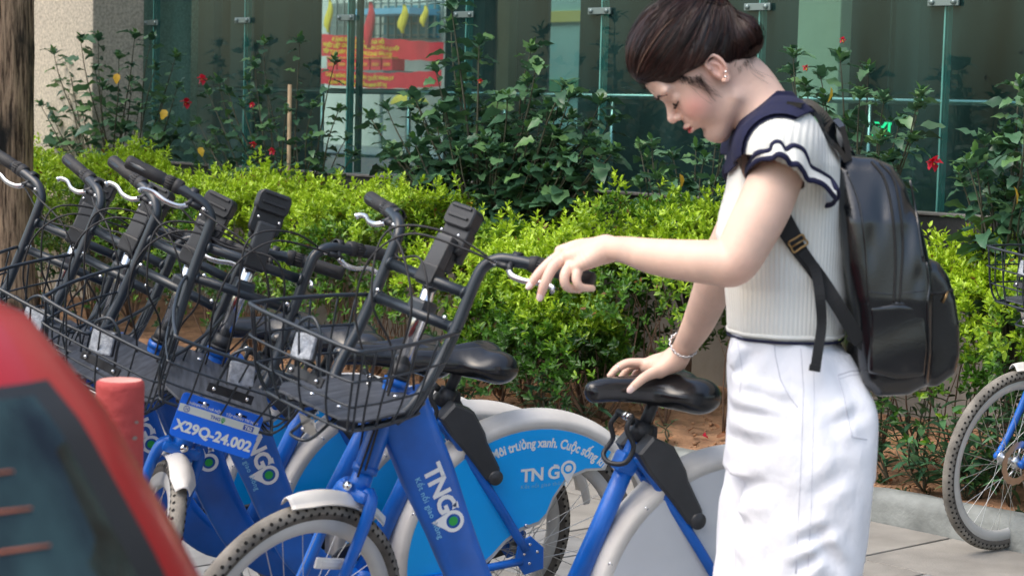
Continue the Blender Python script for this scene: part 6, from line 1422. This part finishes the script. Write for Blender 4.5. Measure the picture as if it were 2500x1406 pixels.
for k in range(30):
    a=2*math.pi*k/30; c=bc+bx*(.0325*math.cos(a))+by*(.0325*math.sin(a)); t=(-bx*math.sin(a)+by*math.cos(a)); q=(bx*math.cos(a)+by*math.sin(a)); w=bax if k%2 else (bax*.6+q*.8).normalized()
    b.tube([c+t*(.0052*math.cos(z))+w*(.0038*math.sin(z)) for z in np.linspace(0,6.283,8,endpoint=False)],.0013,5,closed=True)
plink('bracelet',b.mesh('bracelet',M_silver))
# ---------------------------------------------------------------- backpack
bag=thing('backpack','black faux leather backpack with front pocket and webbing straps on the back of the woman','backpack',loc=tuple(WP(2200,950,4.2))); BI=Matrix.Translation(-bag.location)
def blink(name,me,parent=None):
    o=link(name,me,parent or bag)
    if parent is None: o.matrix_local=BI
    return o
def polyf(pts,yy):
    Q=np.array([[WP(x,y,yy).x,WP(x,y,yy).z] for x,y in pts]); 
    def f(P):
        p=P[:,[0,2]]; d=np.full(len(p),1e9); s=np.ones(len(p)); n=len(Q)
        for i in range(n):
            a=Q[i];b=Q[i-1];e=b-a;w=p-a; h=np.clip(w@e/(e@e),0,1); q=w-h[:,None]*e; d=np.minimum(d,(q**2).sum(1))
            c1=p[:,1]>=a[1];c2=p[:,1]<b[1];c3=(e[0]*w[:,1]>e[1]*w[:,0]); m=(c1&c2&c3)|(~c1&~c2&~c3); s=np.where(m,-s,s)
        return s*np.sqrt(d)
    return f
def extr(pf,yc,hw,r,inset):
    def f(P):
        d2=pf(P)+inset; w=np.abs(P[:,1]-yc)-hw(P); return np.minimum(np.maximum(d2,w),0)+np.sqrt(np.maximum(d2,0)**2+np.maximum(w,0)**2)-r
    return f
BY=4.20
pm=polyf([(2040,400),(2085,384),(2140,388),(2182,408),(2214,455),(2240,540),(2256,640),(2266,740),(2270,860),(2262,935),(2215,958),(2140,962),(2108,930),(2096,860),(2086,760),(2066,640),(2052,520)],BY-.10)
pp_=polyf([(2245,632),(2285,648),(2308,680),(2326,730),(2336,790),(2337,870),(2326,908),(2285,938),(2240,940)],BY-.08)
ztop,zbot=WP(2100,390,BY).z,WP(2200,950,BY).z
main=extr(pm,BY,lambda P:np.interp(P[:,2],[zbot,zbot+.2,ztop-.12,ztop],[.105,.115,.10,.055]),.034,.030)
pock=extr(pp_,BY,lambda P:np.interp(P[:,2],[zbot,ztop-.2],[.085,.075]),.022,.018)
ps=polyf([(2116,745),(2190,738),(2258,742),(2262,850),(2256,918),(2180,926),(2118,908)],BY-.13)
def sidep(P): d2=ps(P)+.010; w=np.abs(P[:,1]-(BY-.128))-.012; return np.minimum(np.maximum(d2,w),0)+np.sqrt(np.maximum(d2,0)**2+np.maximum(w,0)**2)-.010
def bag_f(P,d):
    a=smin(main(P),pock(P),.006); a=a+fold(P,.0016,26,18,16,12)*np.clip((P[:,2]-zbot)/.2,.3,1.3)
    # soft dents in the upper panel
    for (x,y,w,am) in((2215,560,.035,.010),(2150,520,.03,.006),(2235,680,.022,.006),(2120,600,.03,.005)):
        c=A(WP(x,y,BY-.12)); q=(P-c)/np.array([w*.45,w*2,w*1.6]); a=a+am*np.exp(-(q**2).sum(1))
    return a
bg_=SDF(); bg_.rbox(WP(2190,680,BY),(.145,.16,.27),.01); bg_.fn(bag_f,A((0,0,0)),1); Vb,Fb=bg_.nets(.0045); bb=BVHTree.FromPolygons([tuple(v) for v in Vb],[tuple(f) for f in Fb]); blink('bag_body',np_mesh('bag_body',Vb,Fb,[M_leath]))
sp_=SDF(); sp_.rbox(WP(2190,835,BY-.12),(.08,.03,.10),.01); sp_.fn(lambda P,d:np.minimum(sidep(P),1)+fold(P,.0012,30,20,30,4),A((0,0,0)),1); Vp,Fp=sp_.nets(.004); pb=BVHTree.FromPolygons([tuple(v) for v in Vp],[tuple(f) for f in Fp]); blink('side_pocket',np_mesh('side_pocket',Vp,Fp,[M_leath]))
def pipe(name,pts,r,bvh=bb,m=M_leath,off=.0005,flat=.8,k=6):
    pp=[]
    P2=smooth_path([(x,y,0) for x,y in pts],k)
    Q=[cast(bvh,q.x,q.y,off,BY-.1) for q in P2]; return blink(name,MB().tube(Q,r,7,flat=flat).mesh(name,m))
pipe('piping',[(2262,640),(2268,700),(2264,742),(2266,850),(2258,935)],.0026); pipe('piping',[(2068,420),(2098,500),(2112,600),(2118,690),(2120,745)],.0026); pipe('zipper',[(2128,396),(2160,440),(2178,520),(2186,620),(2184,700),(2182,738)],.0034,m=M_web); pipe('zipper',[(2148,398),(2182,440),(2198,520),(2204,600),(2200,680),(2196,738)],.0030,m=M_web)
pipe('pocket_rim',[(2116,747),(2160,742),(2210,742),(2258,744)],.0042,bvh=pb); pipe('stitching',[(2116,712),(2170,718),(2220,714),(2258,710)],.0014); pipe('pocket_zip',[(2268,716),(2295,716),(2326,708)],.0030,m=M_web); pipe('piping',[(2112,905),(2160,918),(2220,922),(2256,915)],.0018,bvh=bb); pipe('piping',[(2222,440),(2240,540),(2254,640)],.0024)
z0=cast(bb,2312,712,.004); z1=cast(bb,2300,738,.005); blink('zip_pull',MB().tube([z0,z0.lerp(z1,.5)+Vector((.0,-.004,0)),z1],.0032,6,flat=.5).mesh('zip_pull',M_brass)); z0=cast(bb,2078,700,.003,4.1); blink('zip_pull',MB().tube([WP(2072,625,4.10),WP(2073,648,4.10),WP(2071,668,4.10)],.0028,6,flat=.5).mesh('zip_pull',M_brass))
# straps: flat bands
def band(name,pts,w,th,m,wdir,k=6,parent=None):
    P=smooth_path(pts,k); b=MB(); vs=[];fs=[]; n=len(P)
    for i in range(n):
        t=(P[min(i+1,n-1)]-P[max(i-1,0)]).normalized(); nn=Vector(wdir[i*len(wdir)//n] if isinstance(wdir,list) else wdir); x=t.cross(nn).normalized(); y=t.cross(x).normalized(); wi=w if not isinstance(w,list) else np.interp(i/(n-1),np.linspace(0,1,len(w)),w)
        for a,c in((-1,-1),(-.8,-1.),(.8,-1),(1,-1),(1,1),(.8,1),(-.8,1),(-1,1)): vs.append(P[i]+x*(wi/2*a)+y*(th/2*c))
    for i in range(n-1):
        for j in range(8): fs.append((8*i+j,8*i+(j+1)%8,8*i+8+(j+1)%8,8*i+8+j))
    fs.append(tuple(range(7,-1,-1))); fs.append(tuple(8*(n-1)+j for j in range(8))); b.add(vs,fs,0,False); return blink(name,b.mesh(name,m),parent)
nd=Vector((0,-1,0))
# padded strap over the shoulder (edge seen from the side)
band('shoulder_strap',[cast(shB,x,y,.012,4.1) for x,y in((1935,268),(1950,256),(1968,254),(1988,264),(2012,292),(2034,340),(2048,392))],[.030,.036,.040,.04,.04],.010,M_leath,(0,-.35,1))
band('shoulder_strap',[WP(2048,300,4.10),WP(2058,340,4.12),WP(2066,390,4.14),WP(2080,430,4.15)],.035,.012,M_leath,(-1,-.4,.2))
band('lower_strap',[WP(1900,520,4.12),cast(shB,1918,560,.006),cast(shB,1950,610,.006),cast(shB,2000,680,.007),WP(2045,745,4.055),WP(2100,835,4.07)],[.034,.034,.029,.029,.029],.0035,M_web,(0,-1,0))
band('strap_end',[cast(shB,1955,612,.008),cast(shB,1985,655,.012),WP(2001,720,4.035),WP(2006,790,4.04),WP(1998,850,4.03),WP(1990,902,4.025)],.0205,.003,M_web,(0,-1,0)); band('strap_tip',[WP(1991,890,4.022),WP(1988,906,4.022)],.0225,.006,M_web,(0,-1,0))
# upper wide part with the ladder-lock buckle
band('strap_pad',[cast(shB,1895,500,.006),cast(shB,1912,535,.008),cast(shB,1932,575,.010),cast(shB,1940,592,.010)],.036,.006,M_web,(0,-1,0))
q=[cast(shB,x,y,.013) for x,y in((1922,590),(1955,570),(1968,592),(1935,614))]; blink('buckle',MB().tube(smooth_path([q[0],q[0].lerp(q[1],.5),q[1],q[1].lerp(q[2],.5),q[2],q[2].lerp(q[3],.5),q[3],q[3].lerp(q[0],.5)],3,closed=True),.0022,7,closed=True).mesh('buckle',M_brass)); blink('buckle_bar',MB().tube([q[0].lerp(q[3],.5),q[1].lerp(q[2],.5)],.0020,6).mesh('buckle_bar',M_brass))
band('strap_anchor',[WP(2088,845,4.075),WP(2110,815,4.075),WP(2128,790,4.08)],[.05,.045,.03],.008,M_leath,(0,-1,0))
band('carry_loop',[WP(2062,392,4.17),WP(2058,372,4.19),WP(2066,360,4.2),WP(2080,368,4.21),WP(2088,388,4.22)],.018,.005,M_leath,(1,0,.2))
# ================================================================ bollard and parked car in front
M_redp=mat('chalky red paint',(.44,.06,.055),.75,var=.15,vscale=12,bump=.35,bscale=50,detail=8); M_redt=mat('pale pink top',(.66,.30,.25),.85,var=.2,vscale=25,bump=.3)
bl=WP(293,1000,3.80); b=MB(); K=40
prof=[(.048,-.02),(.046,.0),(.0445,.3),(.0440,.6),(.0450,.93),(.0455,.975),(.0445,.984),(.040,.988)]
b.lathe(prof,(0,0,0),(0,0,1),K); b.add([(.0405*math.cos(2*math.pi*k/K),.0405*math.sin(2*math.pi*k/K),.9878) for k in range(K)],[tuple(range(K))],1,False)  # top disc in a paler pink than the post
for q in range(9):
    a=-1.2+random.uniform(-.7,.7); z=random.uniform(.6,.93); c=Vector((.0452*math.cos(a),.0452*math.sin(a),z)); n=Vector((math.cos(a),math.sin(a),0)); t=Vector((-math.sin(a),math.cos(a),0)); o=[c+n*.0006+(t*math.cos(w)*random.uniform(.5,1.1)+Vector((0,0,1))*math.sin(w)*random.uniform(.4,.9))*.007 for w in np.linspace(0,5.6,8)]; b.add(o,[tuple(range(8))],2,False)
bo=thing('bollard','stout red painted concrete bollard with a pale top beside the red car','bollard',loc=(bl.x,bl.y,0)); link('post',b.mesh('post',M_redp,M_redt,mat('bare concrete chip',(.28,.20,.17),.9)),bo); link('footing',MB().lathe([(0,.02),(.10,.02),(.11,0),(.11,-.03)],(0,0,0),(0,0,1),24).mesh('footing',M_kerb),bo)
# car: stacked rounded-rectangle rings, rear towards the lens
M_car=mat('red car paint',(.42,.010,.012),.35,coat=.3,var=.03,vscale=3); M_trimb=mat('black window rubber',(.02,.022,.024),.5); M_wire=mat('heater wire',(.55,.16,.08),.5); M_lamp=mat('red lamp lens',(.45,.01,.01),.12,coat=1.); M_bump=mat('dark bumper plastic',(.03,.03,.032),.6)
M_cglass=mat('dark car glass',(.018,.040,.038),.05,spec=.6,coat=.0,var=.9,vscale=5,stretch=(3,3,.3))  # vertical colour streaks painted in for reflections on the pane
M_cglass.node_tree.nodes['Principled BSDF'].inputs['Metallic'].default_value=0
car=thing('parked_car','red car parked close to the lens, its rear window and roof corner out of focus','car'); FW=-DV.copy(); RT=NV.copy()
CZ=-.13; corner=WP(470,1406,1.78)
# local axes: x right (away from the road edge), y forward, z up
def car_prof(z):
    """half width, rear y, front y, corner radius at height z above the road"""
    hw=float(np.interp(z,[.2,.35,.6,.85,1.0,1.22,1.32,1.40,1.455,1.475],[.70,.76,.79,.785,.755,.665,.625,.585,.50,.36]))
    yr=float(np.interp(z,[.2,.35,.6,.85,1.0,1.22,1.32,1.40,1.455,1.475],[.10,.0,-.02,.0,.03,.115,.17,.25,.40,.62]))
    yf=float(np.interp(z,[.2,.35,.6,.85,1.0,1.22,1.32,1.40,1.455,1.475],[3.5,3.62,3.64,3.5,2.75,2.45,2.3,2.15,1.95,1.7]))
    rr_=float(np.interp(z,[.2,.6,1.0,1.3,1.475],[.18,.22,.20,.18,.16])); return hw,yr,yf,rr_
def ring_pts(z,n=10,off=0.):
    hw,yr,yf,r=car_prof(z); hw+=off; yr-=off; yf+=off; o=[]
    for cx,cy,a0 in((hw-r,yr+r,-90),(hw-r,yf-r,0),(-hw+r,yf-r,90),(-hw+r,yr+r,180)):
        for k in range(n): a=math.radians(a0+90*k/(n-1)); o.append(Vector((cx+r*math.cos(a),cy+r*math.sin(a),z)))
    return o
b=MB(); zs=[.2,.28,.35,.45,.6,.75,.85,.93,1.0,1.08,1.15,1.22,1.28,1.32,1.36,1.40,1.43,1.455,1.468,1.475]; L=[ring_pts(z) for z in zs]; n=len(L[0]); vs=[p for r in L for p in r]; fs=[(i*n+j,i*n+(j+1)%n,(i+1)*n+(j+1)%n,(i+1)*n+j) for i in range(len(L)-1) for j in range(n)]
fs+=[tuple(range(n-1,-1,-1)),tuple((len(L)-1)*n+j for j in range(n))]; b.add(vs,fs)
R3=Matrix((RT,FW,Vector((0,0,1)))).transposed()
# place so that the rear right corner outline passes where the photo has it
hw,yr,yf,r_=car_prof(1.09+.13); loc0=corner-(RT*(hw-.05)+FW*(yr+.05))-RT*.02; car.matrix_world=Matrix.Translation((loc0.x,loc0.y,CZ+.045))@R3.to_4x4()
link('body',b.mesh('body',M_car),car)
def patch(z0,z1,u0,u1,off,m,name,nz=10,nu=16,round_=.0,y_is_rear=True):
    """sheet following the rear of the body, u across from -1 (left) to 1 (right) of the half width"""
    vs=[];fs=[]
    for i in range(nz+1):
        z=lerp(z0,z1,i/nz); hw,yr,yf,r=car_prof(z)
        for j in range(nu+1):
            x=lerp(u0,u1,j/nu)*hw; e=max(0,abs(x)-(hw-r)); y=yr+r-math.sqrt(max(0,r*r-e*e)); nx=0 if e==0 else math.copysign(e/r,x); vs.append(Vector((x+nx*off,y-off*math.sqrt(1-nx*nx),z+off*.4)))
    for i in range(nz):
        for j in range(nu): q=i*(nu+1)+j; fs.append((q,q+1,q+nu+2,q+nu+1))
    return link(name,MB().add(vs,fs).mesh(name,m),car)
patch(.98,1.355,-.855,.855,.004,M_trimb,'window_seal',24,60); patch(1.01,1.345,-.80,.80,.008,M_cglass,'rear_window',24,60)
for k in range(10):
    z=1.03+.029*k; hw,yr,yf,r=car_prof(z); P=[]
    for j in range(31):
        x=lerp(-.70,.70,j/30)*hw; e=max(0,abs(x)-(hw-r)); y=yr+r-math.sqrt(max(0,r*r-e*e)); P.append((x,y-.010,z+.004))
    link('heater_wire',MB().tube(P,.0012,5).mesh('heater_wire',M_wire),car)
for s in(-1,1): patch(.70,.95,.80*s,.985*s,.010,M_lamp,'tail_light',8,8)
patch(.22,.50,-.97,.97,.02,M_bump,'bumper',6,40); patch(.55,.66,-.22,.22,.008,M_white,'number_plate',2,4)
for sx in(-1,1):
    for yy in(.62,2.95):
        w=link('wheel',MB().lathe([(0,-.09),(.17,-.09),(.18,-.10),(.27,-.10),(.29,-.07),(.29,.07),(.27,.10),(.18,.10),(.17,.08),(0,.08)],(sx*.70,yy,.29),(sx,0,0),32).mesh('wheel',M_rub),car)
        link('hubcap',MB().lathe([(0,.112),(.05,.11),(.16,.102),(.175,.095)],(sx*.70,yy,.29),(sx,0,0),24).mesh('hubcap',M_steel),w)
b=MB()
for s in(-1,1):
    vs=[];fs=[]
    for i in range(9):
        z=lerp(1.02,1.36,i/8); hw,yr,yf,r=car_prof(z)
        for j in range(13): vs.append(Vector((s*(hw+.004),lerp(yr+r+.05,yf-r-.05,j/12),z)))
    for i in range(8):
        for j in range(12): q=i*13+j; fs.append((q,q+1,q+14,q+13))
    link('side_window',MB().add(vs,fs).mesh('side_window',M_cglass),car)
